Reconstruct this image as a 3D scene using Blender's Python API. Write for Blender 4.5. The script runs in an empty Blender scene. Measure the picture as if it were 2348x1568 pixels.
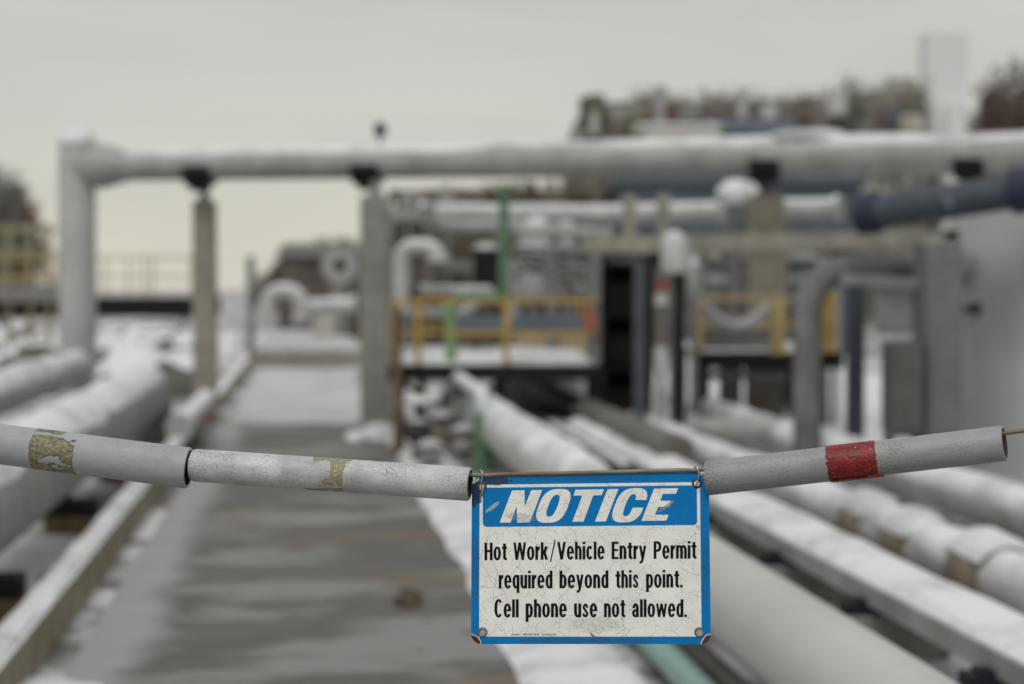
import bpy, bmesh, math, random
from mathutils import Vector, Matrix, noise
R = math.radians
random.seed(7)
S = bpy.context.scene
COL = S.collection

# ------------------------------------------------------------------ camera model
LENS, H, DF = 70.0, 1.5, 2.86
K = 36.0 / LENS / 2347.0                 # tangent per reference pixel
VPX, VPY = 700.0, 660.0                  # where the walkway runs to
YAW = math.atan((1173.5 - VPX) * K)
PIT = math.atan((784 - VPY) * K)
FWD = Vector((math.sin(YAW) * math.cos(PIT), math.cos(YAW) * math.cos(PIT), -math.sin(PIT)))
RGT = Vector((math.cos(YAW), -math.sin(YAW), 0))
UPV = RGT.cross(FWD)
CAM = Vector((0, 0, H))

def W(px, py, d):
    return CAM + d * (FWD + RGT * ((px - 1173.5) * K) + UPV * (-(py - 784) * K))
def XY(px, d):
    p = W(px, VPY, d); return p.x, p.y
def Z(py, d): return W(1173, py, d).z
def par(pa, pb, r):
    """a run parallel to the walkway whose two outline edges pass through pa and pb"""
    s = 1 if pa[0] > VPX else -1
    a = math.atan2(pa[1] - VPY, s * (pa[0] - VPX)); b = math.atan2(pb[1] - VPY, s * (pb[0] - VPX))
    m, h = (a + b) / 2, abs(a - b) / 2
    q = r / math.sin(h)
    return s * q * math.cos(m), H - q * math.sin(m)

# ------------------------------------------------------------------ materials
MATS = {}
def _new(name):
    m = bpy.data.materials.new(name); m.use_nodes = True
    nt = m.node_tree; b = nt.nodes['Principled BSDF']
    return m, nt, b
def N(nt, t, **kw):
    n = nt.nodes.new(t)
    for k_, v in kw.items():
        if k_.startswith('i_'): n.inputs[k_[2:]].default_value = v
        else: setattr(n, k_, v)
    return n
def rgba(c): return (c[0], c[1], c[2], 1)
def mix(nt, fac, a, b, mode='MIX'):
    n = nt.nodes.new('ShaderNodeMix'); n.data_type = 'RGBA'; n.blend_type = mode
    for sock, v in ((n.inputs['Factor'], fac), (n.inputs[6], a), (n.inputs[7], b)):
        if isinstance(v, (int, float)): sock.default_value = v
        elif isinstance(v, tuple): sock.default_value = rgba(v)
        else: nt.links.new(v, sock)
    return n.outputs[2]
def mth(nt, op, a, b=0.0, clamp=False):
    n = nt.nodes.new('ShaderNodeMath'); n.operation = op; n.use_clamp = clamp
    for i, v in enumerate((a, b)):
        if isinstance(v, (int, float)): n.inputs[i].default_value = v
        else: nt.links.new(v, n.inputs[i])
    return n.outputs[0]
def step(nt, v, lo, hi, inv=False):
    n = nt.nodes.new('ShaderNodeMapRange'); n.interpolation_type = 'SMOOTHSTEP'
    nt.links.new(v, n.inputs[0]); n.inputs[1].default_value = lo; n.inputs[2].default_value = hi
    n.inputs[3].default_value = 1.0 if inv else 0.0; n.inputs[4].default_value = 0.0 if inv else 1.0
    return n.outputs[0]
def nz(nt, co, scale, detail=4, rough=0.55, dist=0.0):
    n = N(nt, 'ShaderNodeTexNoise'); n.inputs['Scale'].default_value = scale; n.inputs['Detail'].default_value = detail
    n.inputs['Roughness'].default_value = rough; n.inputs['Distortion'].default_value = dist
    if co is not None: nt.links.new(co, n.inputs['Vector'])
    return n.outputs['Fac']
def mapv(nt, co, scale=(1, 1, 1), loc=(0, 0, 0), rot=(0, 0, 0)):
    n = N(nt, 'ShaderNodeMapping'); n.inputs['Scale'].default_value = scale; n.inputs['Location'].default_value = loc
    n.inputs['Rotation'].default_value = rot
    nt.links.new(co, n.inputs['Vector']); return n.outputs[0]
def objco(nt): return N(nt, 'ShaderNodeTexCoord').outputs['Object']
def posco(nt): return N(nt, 'ShaderNodeNewGeometry').outputs['Position']

def mat(name, col, rough=0.6, metal=0.0, var=0.25, scale=6.0, snow=0.0, dirt=None):
    """painted / concrete / metal surface with uneven tone; snow>0 lays snow on the faces that look up"""
    if name in MATS: return MATS[name]
    m, nt, b = _new(name)
    co = objco(nt)
    n1 = nz(nt, co, scale, 5)
    dark = tuple(c * (1 - var) for c in col); light = tuple(min(1, c * (1 + var * 0.7)) for c in col)
    c = mix(nt, step(nt, n1, 0.3, 0.7), dark, light)
    if dirt:
        n2 = nz(nt, mapv(nt, co, (1, 1, 0.25)), scale * 1.7, 6, 0.7)
        c = mix(nt, mth(nt, 'MULTIPLY', step(nt, n2, 0.52, 0.68), 0.8), c, dirt)
    ro = rough
    if snow > 0:
        g = N(nt, 'ShaderNodeNewGeometry'); sp = N(nt, 'ShaderNodeSeparateXYZ'); nt.links.new(g.outputs['Normal'], sp.inputs[0])
        n3 = nz(nt, g.outputs['Position'], 7.0, 4)
        v = mth(nt, 'ADD', sp.outputs[2], mth(nt, 'MULTIPLY', mth(nt, 'SUBTRACT', n3, 0.5), 0.9))
        c = mix(nt, step(nt, v, 0.75 - snow * 0.6, 0.95 - snow * 0.6), c, (0.66, 0.665, 0.67))
    nt.links.new(c, b.inputs['Base Color'])
    b.inputs['Roughness'].default_value = ro; b.inputs['Metallic'].default_value = metal
    bp = N(nt, 'ShaderNodeBump'); bp.inputs['Strength'].default_value = 0.15; bp.inputs['Distance'].default_value = 0.01
    nt.links.new(n1, bp.inputs['Height']); nt.links.new(bp.outputs[0], b.inputs['Normal'])
    if max(col) < .03: b.inputs['Specular IOR Level'].default_value = .2
    MATS[name] = m
    return m

def snow_mat(name='snow', c0=(0.47, 0.472, 0.47), c1=(0.69, 0.692, 0.693), sc=2.2):
    m, nt, b = _new(name); co = posco(nt)
    n1 = nz(nt, co, sc, 6, 0.6); n2 = nz(nt, co, 26.0, 3)
    c = mix(nt, step(nt, n1, 0.34, 0.58), c0, c1)
    nt.links.new(c, b.inputs['Base Color']); b.inputs['Roughness'].default_value = 0.85
    bp = N(nt, 'ShaderNodeBump'); bp.inputs['Strength'].default_value = 0.3; bp.inputs['Distance'].default_value = 0.02
    nt.links.new(n2, bp.inputs['Height']); nt.links.new(bp.outputs[0], b.inputs['Normal'])
    return m
SNOW = snow_mat()
SLUSH = snow_mat('slush', (.36, .36, .355), (.50, .50, .495), .9)

def ground_mat():
    m, nt, b = _new('snowy_ground'); co = posco(nt)
    n1 = nz(nt, co, 0.55, 8, 0.65, 0.4); n2 = nz(nt, co, 4.0, 6, 0.7)
    v = mth(nt, 'ADD', mth(nt, 'MULTIPLY', n1, 0.75), mth(nt, 'MULTIPLY', n2, 0.25))
    dirt = mix(nt, n2, (0.085, 0.08, 0.07), (0.24, 0.235, 0.215))
    c = mix(nt, step(nt, v, 0.46, 0.56), dirt, (0.62, 0.623, 0.625))
    nt.links.new(c, b.inputs['Base Color']); b.inputs['Roughness'].default_value = 0.85
    bp = N(nt, 'ShaderNodeBump'); bp.inputs['Strength'].default_value = 0.5; bp.inputs['Distance'].default_value = 0.04
    nt.links.new(v, bp.inputs['Height']); nt.links.new(bp.outputs[0], b.inputs['Normal'])
    return m
def walk_mat():
    m, nt, b = _new('wet_walkway'); co = posco(nt)
    n1 = nz(nt, mapv(nt, co, (0.55, 1.0, 1)), 0.95, 6, 0.6, 0.5); n2 = nz(nt, co, 9.0, 6, 0.7); n3 = nz(nt, mapv(nt, co, (0.6, 1, 1), (4.2, 1.3, 0)), 1.1, 5, 0.55)
    sp = N(nt, 'ShaderNodeSeparateXYZ'); nt.links.new(co, sp.inputs[0])
    nb = nz(nt, mapv(nt, co, (0.45, 1.0, 1), (9, 2, 0)), 1.5, 4, .6)
    c = mix(nt, n2, (0.050, 0.048, 0.042), (0.105, 0.10, 0.09))
    v = mth(nt, 'ADD', mth(nt, 'MULTIPLY', n1, .6), mth(nt, 'MULTIPLY', nb, .4))
    c = mix(nt, mth(nt, 'MULTIPLY', step(nt, v, 0.49, 0.56), .85), c, (0.225, 0.23, 0.215))
    c = mix(nt, mth(nt, 'MULTIPLY', step(nt, n3, 0.56, 0.63), 0.75), c, (0.125, 0.085, 0.043))
    n4 = nz(nt, mapv(nt, co, (1, 1, 1), (1.7, 8.3, 0)), 2.4, 4, 0.5)
    c = mix(nt, step(nt, n4, 0.66, 0.74), c, (0.035, 0.032, 0.026))
    # trodden slush along the kerb
    e = mth(nt, 'ADD', sp.outputs[0], mth(nt, 'MULTIPLY', mth(nt, 'SUBTRACT', n1, .5), .55))
    c = mix(nt, mth(nt, 'MULTIPLY', step(nt, e, -.80, -.58, inv=True), .7), c, (0.36, 0.36, 0.355))
    nt.links.new(c, b.inputs['Base Color'])
    rr = N(nt, 'ShaderNodeMapRange'); nt.links.new(v, rr.inputs[0]); rr.inputs[1].default_value = .40; rr.inputs[2].default_value = .6
    rr.inputs[3].default_value = .5; rr.inputs[4].default_value = .85
    nt.links.new(rr.outputs[0], b.inputs['Roughness'])
    bp = N(nt, 'ShaderNodeBump'); bp.inputs['Strength'].default_value = 0.3; bp.inputs['Distance'].default_value = 0.01
    nt.links.new(n2, bp.inputs['Height']); nt.links.new(bp.outputs[0], b.inputs['Normal'])
    return m

# ------------------------------------------------------------------ mesh builder
class MB:
    def __init__(s): s.v = []; s.f = []; s.sm = []; s.uv = {}
    def add(s, vs, fs, smooth=False):
        o = len(s.v); s.v += [Vector(v) for v in vs]
        for f in fs: s.f.append(tuple(i + o for i in f)); s.sm.append(smooth)
        return s
    def box(s, c, size, rz=0.0, rot=None):
        hx, hy, hz = size[0] / 2, size[1] / 2, size[2] / 2
        m = rot if rot is not None else Matrix.Rotation(rz, 3, 'Z')
        vs = [Vector(c) + m @ Vector((x * hx, y * hy, z * hz)) for z in (-1, 1) for y in (-1, 1) for x in (-1, 1)]
        return s.add(vs, [(0, 2, 3, 1), (4, 5, 7, 6), (0, 1, 5, 4), (2, 6, 7, 3), (0, 4, 6, 2), (1, 3, 7, 5)])
    def beam(s, a, b, w, h):
        a, b = Vector(a), Vector(b); d = (b - a); L = d.length; d.normalize()
        up = Vector((0, 0, 1)) if abs(d.z) < 0.95 else Vector((0, 1, 0))
        x = d.cross(up).normalized(); z = x.cross(d).normalized()
        m = Matrix((x, d, z)).transposed()
        return s.box((a + b) / 2, (w, L, h), rot=m)
    def tube(s, pts, r, n=20, caps=True):
        pts = [Vector(p) for p in pts]
        rs = r if isinstance(r, (list, tuple)) else [r] * len(pts)
        rings = []; ref = None
        for i, p in enumerate(pts):
            a = pts[max(i - 1, 0)]; b = pts[min(i + 1, len(pts) - 1)]
            t = (b - a).normalized()
            if ref is None: ref = Vector((0, 0, 1)) if abs(t.z) < 0.9 else Vector((0, 1, 0))
            x = (ref - t * ref.dot(t)).normalized(); ref = x; y = t.cross(x)
            rings.append([p + (x * math.cos(q) + y * math.sin(q)) * rs[i] for q in [2 * math.pi * j / n for j in range(n)]])
        vs = [v for g in rings for v in g]; fs = []
        for i in range(len(rings) - 1):
            for j in range(n):
                fs.append((i * n + j, i * n + (j + 1) % n, (i + 1) * n + (j + 1) % n, (i + 1) * n + j))
        s.add(vs, fs, True)
        if caps:
            o = len(s.v) - len(vs)
            s.f.append(tuple(o + j for j in reversed(range(n)))); s.sm.append(False)
            e = o + (len(rings) - 1) * n
            s.f.append(tuple(e + j for j in range(n))); s.sm.append(False)
        return s
    def lathe(s, base, prof, n=28, axis=(0, 0, 1)):
        ax = Vector(axis).normalized()
        ref = Vector((1, 0, 0)) if abs(ax.x) < 0.9 else Vector((0, 1, 0))
        x = (ref - ax * ref.dot(ax)).normalized(); y = ax.cross(x); base = Vector(base)
        vs = []; fs = []
        for (r_, h_) in prof:
            for j in range(n):
                q = 2 * math.pi * j / n
                vs.append(base + ax * h_ + (x * math.cos(q) + y * math.sin(q)) * max(r_, 1e-4))
        for i in range(len(prof) - 1):
            for j in range(n):
                fs.append((i * n + j, i * n + (j + 1) % n, (i + 1) * n + (j + 1) % n, (i + 1) * n + j))
        return s.add(vs, fs, True)
    def blob(s, c, size, seed=0, amp=0.25, sub=3, flat=None):
        bm = bmesh.new(); bmesh.ops.create_icosphere(bm, subdivisions=sub, radius=1)
        vs = []
        for v in bm.verts:
            d = v.co.normalized(); q = 1 + amp * noise.noise(d * 1.6 + Vector((seed * 3.1, seed, 0))) + amp * .5 * noise.noise(d * 4 + Vector((seed, 0, seed)))
            p = Vector((d.x * size[0], d.y * size[1], d.z * size[2])) * q
            if flat is not None and p.z < flat: p.z = flat
            vs.append(Vector(c) + p)
        fs = [tuple(v.index for v in f.verts) for f in bm.faces]; bm.free()
        return s.add(vs, fs, True)
    def snowcap(s, a, b, r, t, half=1.15, seed=0, n=12, taper=True):
        """a lumpy crescent of snow lying along the top of a pipe from a to b"""
        a, b = Vector(a), Vector(b); d = b - a; L = d.length; d.normalize()
        x = d.cross(Vector((0, 0, 1))).normalized(); u = x.cross(d).normalized()
        m = max(8, min(160, int(L / 0.12))); vs = []; fs = []
        for i in range(m + 1):
            w = i / m; p = a + (b - a) * w
            e = min(1, min(w, 1 - w) * L / 0.12) if taper else 1
            for j in range(n + 1):
                q = -1 + 2 * j / n
                lim = half * (1 + 0.22 * noise.noise(Vector((p.x * 1.5 + (3 if q > 0 else 0) + seed, p.y * 1.5, 7))))
                ang = q * lim
                th = t * (1 - abs(q) ** 2.5) * (0.75 + 0.7 * noise.noise(Vector((p.x * 1.1, p.y * 1.1, seed + q)))) * (0.25 + .75 * e) + 0.002
                vs.append(p + (u * math.cos(ang) + x * math.sin(ang)) * (r + max(th, 0.003)))
            for j in range(n + 1):
                q = 1 - 2 * j / n; ang = q * half * .97
                vs.append(p + (u * math.cos(ang) + x * math.sin(ang)) * (r - 0.006))
        c = 2 * (n + 1)
        for i in range(m):
            for j in range(c):
                fs.append((i * c + j, (i + 1) * c + j, (i + 1) * c + (j + 1) % c, i * c + (j + 1) % c))
        fs.append(tuple(range(c))); fs.append(tuple(m * c + j for j in reversed(range(c))))
        return s.add(vs, fs, True)
    def build(s, name, m, parent=None, loc=None, bevel=0.0, uvs=None):
        me = bpy.data.meshes.new(name)
        off = parent.location if parent is not None else (Vector(loc) if loc is not None else Vector((0, 0, 0)))
        if parent is not None and parent.parent is not None: off = off + parent.parent.location
        me.from_pydata([v - off for v in s.v], [], s.f); me.update()
        me.polygons.foreach_set('use_smooth', s.sm)
        if any(s.sm): me.set_sharp_from_angle(angle=R(40))
        if uvs:
            l = me.uv_layers.new(name='UVMap')
            for lp in me.loops: l.data[lp.index].uv = uvs[lp.vertex_index]
        me.materials.append(m)
        o = bpy.data.objects.new(name, me); COL.objects.link(o)
        if parent is not None: o.parent = parent
        elif loc is not None: o.location = loc
        if bevel:
            bv = o.modifiers.new('bevel', 'BEVEL'); bv.width = bevel; bv.segments = 2; bv.limit_method = 'ANGLE'
        return o
def tag(o, label, cat, group=None):
    o['label'] = label; o['category'] = cat
    if group: o['group'] = group
    return o
def thing(name, label, cat, loc, group=None):
    o = bpy.data.objects.new(name, None); COL.objects.link(o); o.empty_display_size = .1
    o.location = loc; return tag(o, label, cat, group)
def struct(o, kind='structure'): o['kind'] = kind; return o
def fillet(pts, rad, n=8):
    pts = [Vector(p) for p in pts]; out = [pts[0]]
    for i in range(1, len(pts) - 1):
        p = pts[i]; a = (pts[i - 1] - p).normalized(); b = (pts[i + 1] - p).normalized()
        th = a.angle(b); t = rad / math.tan(th / 2); c = p + (a + b).normalized() * (rad / math.sin(th / 2))
        s0 = p + a * t - c; s1 = p + b * t - c
        for j in range(n + 1):
            out.append(c + s0.slerp(s1, j / n) if False else c + (s0 * math.sin((1 - j / n) * (math.pi - th)) + s1 * math.sin(j / n * (math.pi - th))) / math.sin(math.pi - th))
    out.append(pts[-1]); return out

# palette
GALV = mat('galvanised_grey', (0.20, 0.20, 0.195), .55, .2, .3, snow=.15)
PIPEG = mat('grey_lagging', (0.31, 0.31, 0.30), .55, 0, .18, 3, dirt=(.25, .24, .22))
PIPEW = mat('white_lagging', (0.42, 0.42, 0.41), .5, 0, .2, 3, snow=.4, dirt=(.3, .29, .27))
PIPECR = mat('cream_pipe_paint', (0.45, 0.45, 0.42), .5, 0, .08, 1.5)
CONC = mat('beige_concrete', (0.27, 0.255, 0.21), .85, 0, .2, 5, dirt=(.22, .2, .16))
CONCG = mat('grey_concrete', (0.235, 0.235, 0.21), .85, 0, .18, 5, dirt=(.2, .2, .175))
BLACK = mat('black_steel', (0.011, 0.011, 0.0105), .5, 0, .3)
RUBBER = mat('black_rubber', (0.02, 0.02, 0.02), .7, 0, .3)
DKST = mat('dark_steel', (0.045, 0.043, 0.04), .6, .2, .35, snow=.1)
DKBR = mat('dark_brown_pipe', (0.13, 0.12, 0.105), .6, 0, .35, 4)
YEL = mat('yellow_paint', (0.41, 0.27, 0.055), .6, 0, .2, 8)
YELP = mat('pale_yellow_paint', (0.40, 0.30, 0.13), .6, 0, .15)
GRN = mat('green_paint', (0.085, 0.18, 0.095), .6, 0, .2)
GRNP = mat('pale_green_paint', (0.20, 0.33, 0.16), .5, 0, .2)
TEAL = mat('teal_paint', (0.19, 0.31, 0.285), .4, 0, .12)
BLUE = mat('slate_blue_paint', (0.05, 0.06, 0.080), .6, 0, .2)
BLUEG = mat('grey_blue_paint', (0.10, 0.125, 0.155), .5, 0, .2)
NAVY = mat('navy_paint', (0.014, 0.021, 0.046), .5, 0, .2)
TANK = mat('grey_tank_paint', (0.47, 0.49, 0.485), .6, 0, .14, 1.2, dirt=(.38, .40, .39))
CAB = mat('cabinet_grey', (0.15, 0.155, 0.15), .55, 0, .15, snow=.1)
CABL = mat('light_panel_grey', (0.45, 0.47, 0.46), .5, 0, .08)
RED = mat('red_paint', (0.24, 0.07, 0.06), .6, 0, .2)
TIMB = mat('brown_timber', (0.17, 0.115, 0.06), .85, 0, .35, 9)
TAN = mat('tan_lagging', (0.19, 0.155, 0.11), .8, 0, .25, 6)
CREAM = mat('cream_wall', (0.66, 0.63, 0.53), .8, 0, .06, 1)
BLDG = mat('blue_cladding', (0.075, 0.092, 0.105), .7, 0, .15, 1.2)
WHITEM = mat('white_paint', (0.66, 0.665, 0.66), .6, 0, .06, 1)
BROWNB = mat('brown_cladding', (0.125, 0.105, 0.08), .8, 0, .3, 1.5)

# ------------------------------------------------------------------ setting
g = MB()
xs = [-400, -60, -20, -6, 6, 20, 60, 400]; ys = [-60, -10, 5, 20, 40, 80, 200, 1500]
g.add([(x, y, 0) for y in ys for x in xs], [(j * 8 + i, j * 8 + i + 1, (j + 1) * 8 + i + 1, (j + 1) * 8 + i) for j in range(7) for i in range(7)])
struct(g.build('ground', ground_mat()))
w = MB(); w.add([(-.93, -4, .004), (.84, -4, .004), (.84, 38, .004), (-.93, 38, .004)], [(0, 1, 2, 3)])
struct(w.build('walkway', walk_mat()))

def sheet(name, x0, x1, y0, y1, z, t, seed, edge=.2, amp=.5, nx=24, ny=40, m_=None):
    """irregular lying snow: a thin lumpy sheet that thins out to its ragged edge"""
    m = MB(); vs = []
    for j in range(ny + 1):
        for i in range(nx + 1):
            u, v = i / nx, j / ny
            yy = y0 + (y1 - y0) * v
            ex = edge * (noise.noise(Vector((yy * .9, seed, 0))) * .6)
            x = x0 + (x1 - x0) * u + (ex if u < .5 else -ex) * abs(2 * u - 1)
            y = yy + amp * noise.noise(Vector((x * 1.3, seed, 3))) * abs(2 * v - 1)
            q = min(1, 6 * min(u, 1 - u), 8 * min(v, 1 - v))
            vs.append((x, y, z + (t * (0.7 + .6 * noise.noise(Vector((x * 2, y * 2, seed))))) * q ** .6 - (.006 if q == 0 else 0)))
    fs = [(j * (nx + 1) + i, j * (nx + 1) + i + 1, (j + 1) * (nx + 1) + i + 1, (j + 1) * (nx + 1) + i) for j in range(ny) for i in range(nx)]
    m.add(vs, fs, True)
    return struct(m.build(name, m_ or SNOW), 'stuff')
sheet('walkway_snow', -.88, .84, 22.2, 37.6, .006, .05, 3, m_=SLUSH)
sheet('pipeside_snow', 1.95, 2.5, 5, 13, .002, .03, 31, .1, .3, 10, 80, m_=SLUSH)
sheet('verge_snow', .80, 1.28, 5.5, 20, .002, .06, 5, .10, .2, 12, 90)
sheet('yard_snow', 3.0, 10, 15, 42, .002, .07, 12, .5, 1.5, 30, 50)
sheet('yard_snow', -3.6, -1.25, 5, 13, .002, .03, 17, .3, 1.0, 20, 40)

# kerb beside the walkway
kb = MB(); kb.box((-1.10, 17, .10), (.125, 42, .2))
ks = sheet('kerb_snow', -1.17, -1.045, 4.2, 20, .2, .035, 21, .03, .1, 8, 110)
struct(kb.build('kerb', mat('kerb_concrete', (0.24, 0.205, 0.145), .9, 0, .3, 5, snow=.55, dirt=(.12, .1, .06)), bevel=.012))

# ------------------------------------------------------------------ the barrier in front
def dbar(px):   # the cable comes nearer towards its right end
    return 1 / (1 / DF + (px - 1173.5) * 2.15e-5 / 1.0 * .76)
def B(px, py, dd=0.0): return W(px, py, dbar(px) + dd)

def pvc(name, base, dark, speck, seed, bands=(), amt=.5, lo=.55, mott=.1):
    m, nt, b = _new(name)
    uv = N(nt, 'ShaderNodeUVMap').outputs[0]
    big = nz(nt, uv, 9, 5, .6); st = nz(nt, mapv(nt, uv, (22, 120, 1), (seed, 0, 0)), 1.0, 3, .6)
    fine = nz(nt, mapv(nt, uv, (260, 420, 1), (seed, 1, 0)), 1.0, 4, .7)
    dens = nz(nt, mapv(nt, uv, (14, 22, 1), (seed, 3, 0)), 1.0, 3, .6)
    c = mix(nt, step(nt, big, .35, .65), tuple(q * (1 - mott) for q in base), tuple(q * (1 + mott * .6) for q in base))
    c = mix(nt, mth(nt, 'MULTIPLY', step(nt, st, .5, .75), .25), c, dark)
    thr = mth(nt, 'ADD', fine, mth(nt, 'MULTIPLY', mth(nt, 'SUBTRACT', dens, .5), speck))
    c = mix(nt, mth(nt, 'MULTIPLY', step(nt, thr, lo, lo + .13), amt), c, dark)
    ch = nz(nt, mapv(nt, uv, (120, 60, 1), (seed, 9, 0), (0, 0, .5)), 1.0, 2, .4, 2.5)
    c = mix(nt, mth(nt, 'MULTIPLY', step(nt, ch, .735, .765), .85), c, (.06, .06, .06))
    wa = N(nt, 'ShaderNodeSeparateXYZ'); nt.links.new(uv, wa.inputs[0])
    for (s0, s1, amt) in bands:     # grime gathered at the cut ends
        e = mth(nt, 'MULTIPLY', step(nt, wa.outputs[0], min(s0, s1), max(s0, s1), inv=s0 < s1), amt)
        e = mth(nt, 'MULTIPLY', e, step(nt, fine, .40, .60))
        c = mix(nt, e, c, (.10, .10, .10))
    nt.links.new(c, b.inputs['Base Color']); b.inputs['Roughness'].default_value = .5
    bp = N(nt, 'ShaderNodeBump'); bp.inputs['Strength'].default_value = .12; bp.inputs['Distance'].default_value = .0006
    nt.links.new(fine, bp.inputs['Height']); nt.links.new(bp.outputs[0], b.inputs['Normal'])
    return m
def pipe_frame(a, b):
    d = (b - a).normalized(); fr = -FWD; fr = (fr - d * fr.dot(d)).normalized(); up = fr.cross(d)
    if up.z < 0: up = -up
    return d, fr, up
def hollow_pipe(name, a, b, r, wall, m, parent, t0=0, t1=0, round0=.003, round1=.0015, n=64, bow=0.0):
    """open plastic pipe; the angle runs from the side that faces the camera; t0,t1 skew the cut ends"""
    d, fr, up = pipe_frame(a, b); L = (b - a).length
    ss = [(0, -1), (0, -round0), (round0 * .3, -round0 * .3), (round0, 0)] + [(L * i / 24, 0) for i in range(1, 24)] + [(L - round1, 0), (L - round1 * .3, -round1 * .3), (L, -round1), (L, -1)]
    prof = []
    for (s_, e) in ss:
        prof.append((s_, r - wall if e == -1 else r + e))
    prof[0] = (.0, r - wall); prof = [(L * .12, r - wall)] + prof + [(L * .88, r - wall)]
    vs, uv, fs = [], [], []
    for (s_, rr) in prof:
        q = (s_ / L)
        sk = t0 * max(0, 1 - 8 * q) + t1 * max(0, 8 * q - 7)
        for j in range(n + 1):
            t = 2 * math.pi * j / n + math.pi
            off = fr * math.cos(t) + up * math.sin(t)
            wob = 1 + .006 * noise.noise(Vector((s_ * 12, math.cos(t), math.sin(t) + 5)))
            vs.append(a + d * (s_ - sk * rr * math.cos(t)) + off * rr * wob + up * (-bow * 4 * q * (1 - q)))
            uv.append((s_, (t - math.pi) * r))
    for i in range(len(prof) - 1):
        for j in range(n):
            fs.append((i * (n + 1) + j, i * (n + 1) + j + 1, (i + 1) * (n + 1) + j + 1, (i + 1) * (n + 1) + j))
    mb = MB(); mb.add(vs, fs, True)
    ob_ = mb.build(name, m, parent, uvs=uv)
    ob_.data.materials.append(mat('pipe_bore_shade', (.045, .043, .04), .8))  # shade inside the open pipe, put into the colour of the inner faces
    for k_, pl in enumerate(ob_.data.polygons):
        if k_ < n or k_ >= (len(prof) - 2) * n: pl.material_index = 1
    return ob_
def wrap(name, a, b, r, m, parent, s0, s1, t0, t1, keep, lift=.0006, cell=.0011, rough=0.0):
    """a thin film stuck to the pipe: kept only where keep(s, arc) > 0; t=0 faces the camera, positive up"""
    d, fr, up = pipe_frame(a, b); ns = int((s1 - s0) / cell); na = int((t1 - t0) * r / cell)
    vs, fs, ed, idx = [], [], [], {}
    def vid(i, j):
        if (i, j) not in idx:
            s_ = s0 + (s1 - s0) * i / ns; t = t0 + (t1 - t0) * j / na
            f_ = keep(s_, t)
            rr = r + lift + (rough * noise.noise(Vector((s_ * 260, t * r * 260, 2))) if rough else 0)
            if f_ < .12: rr -= (lift + .0002) * (1 - max(0, f_) / .12)
            vs.append(a + d * s_ + (fr * math.cos(t) + up * math.sin(t)) * rr); ed.append((s_, t * r)); idx[(i, j)] = len(vs) - 1
        return idx[(i, j)]
    for i in range(ns):
        for j in range(na):
            if keep(s0 + (s1 - s0) * (i + .5) / ns, t0 + (t1 - t0) * (j + .5) / na) > 0:
                fs.append((vid(i, j), vid(i + 1, j), vid(i + 1, j + 1), vid(i, j + 1)))
    mb = MB(); mb.add(vs, fs, True)
    ob_ = mb.build(name, m, parent, uvs=ed)
    at_ = ob_.data.attributes.new('rim', 'FLOAT', 'POINT')
    for i_, (s_, q_) in enumerate(ed): at_.data[i_].value = keep(s_, q_ / r)
    return ob_
def film_mat(name, cols, seed, edge):
    m, nt, b = _new(name); uv = N(nt, 'ShaderNodeUVMap').outputs[0]
    n1 = nz(nt, mapv(nt, uv, (90, 130, 1), (seed, 0, 0)), 1, 4, .6, .6); n2 = nz(nt, mapv(nt, uv, (420, 420, 1), (seed, 5, 0)), 1, 4, .7)
    n3 = nz(nt, mapv(nt, uv, (150, 260, 1), (seed, 8, 0)), 1, 5, .7, 1.0)
    c = mix(nt, step(nt, n1, .35, .65), cols[0], cols[1])
    c = mix(nt, mth(nt, 'MULTIPLY', step(nt, n3, .45, .56), edge), c, cols[2])
    c = mix(nt, mth(nt, 'MULTIPLY', step(nt, n2, .62, .7), .8), c, cols[3])
    ra = N(nt, 'ShaderNodeAttribute', attribute_name='rim').outputs['Fac']
    rv = mth(nt, 'ADD', ra, mth(nt, 'MULTIPLY', mth(nt, 'SUBTRACT', n2, .5), .25))
    c = mix(nt, mth(nt, 'MULTIPLY', step(nt, rv, .06, .34, inv=True), .9), c, cols[2])
    nt.links.new(c, b.inputs['Base Color']); b.inputs['Roughness'].default_value = .55
    bp = N(nt, 'ShaderNodeBump'); bp.inputs['Strength'].default_value = .5; bp.inputs['Distance'].default_value = .0008
    nt.links.new(n3, bp.inputs['Height']); nt.links.new(bp.outputs[0], b.inputs['Normal'])
    return m

RB, RS = .0306, .0243
p1a, p1b = B(-330, 976, .0), B(433, 1073)
p2a, p2b = B(441, 1066, .0), B(1078, 1110)
p3a, p3b = B(1622, 1096), B(2303, 1016)
t = thing('barrier_pipe', 'thicker bluish grey plastic pipe with olive tape residue, at the end of the cable', 'barrier pipe', p1a, 'plastic pipes on the barrier cable')
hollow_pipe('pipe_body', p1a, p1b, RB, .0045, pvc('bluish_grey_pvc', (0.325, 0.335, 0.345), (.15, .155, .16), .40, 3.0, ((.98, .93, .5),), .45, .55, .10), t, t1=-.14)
L1 = (p1b - p1a).length
def frac(a, b, px):   # length along the pipe at which the image column px falls
    lo, hi = 0, 1
    for _ in range(40):
        mid = (lo + hi) / 2; p = a + (b - a) * mid - CAM
        if p.dot(RGT) / p.dot(FWD) / K + 1173.5 < px: lo = mid
        else: hi = mid
    return lo * (b - a).length
s0, s1 = frac(p1a, p1b, 84), frac(p1a, p1b, 188)
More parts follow.
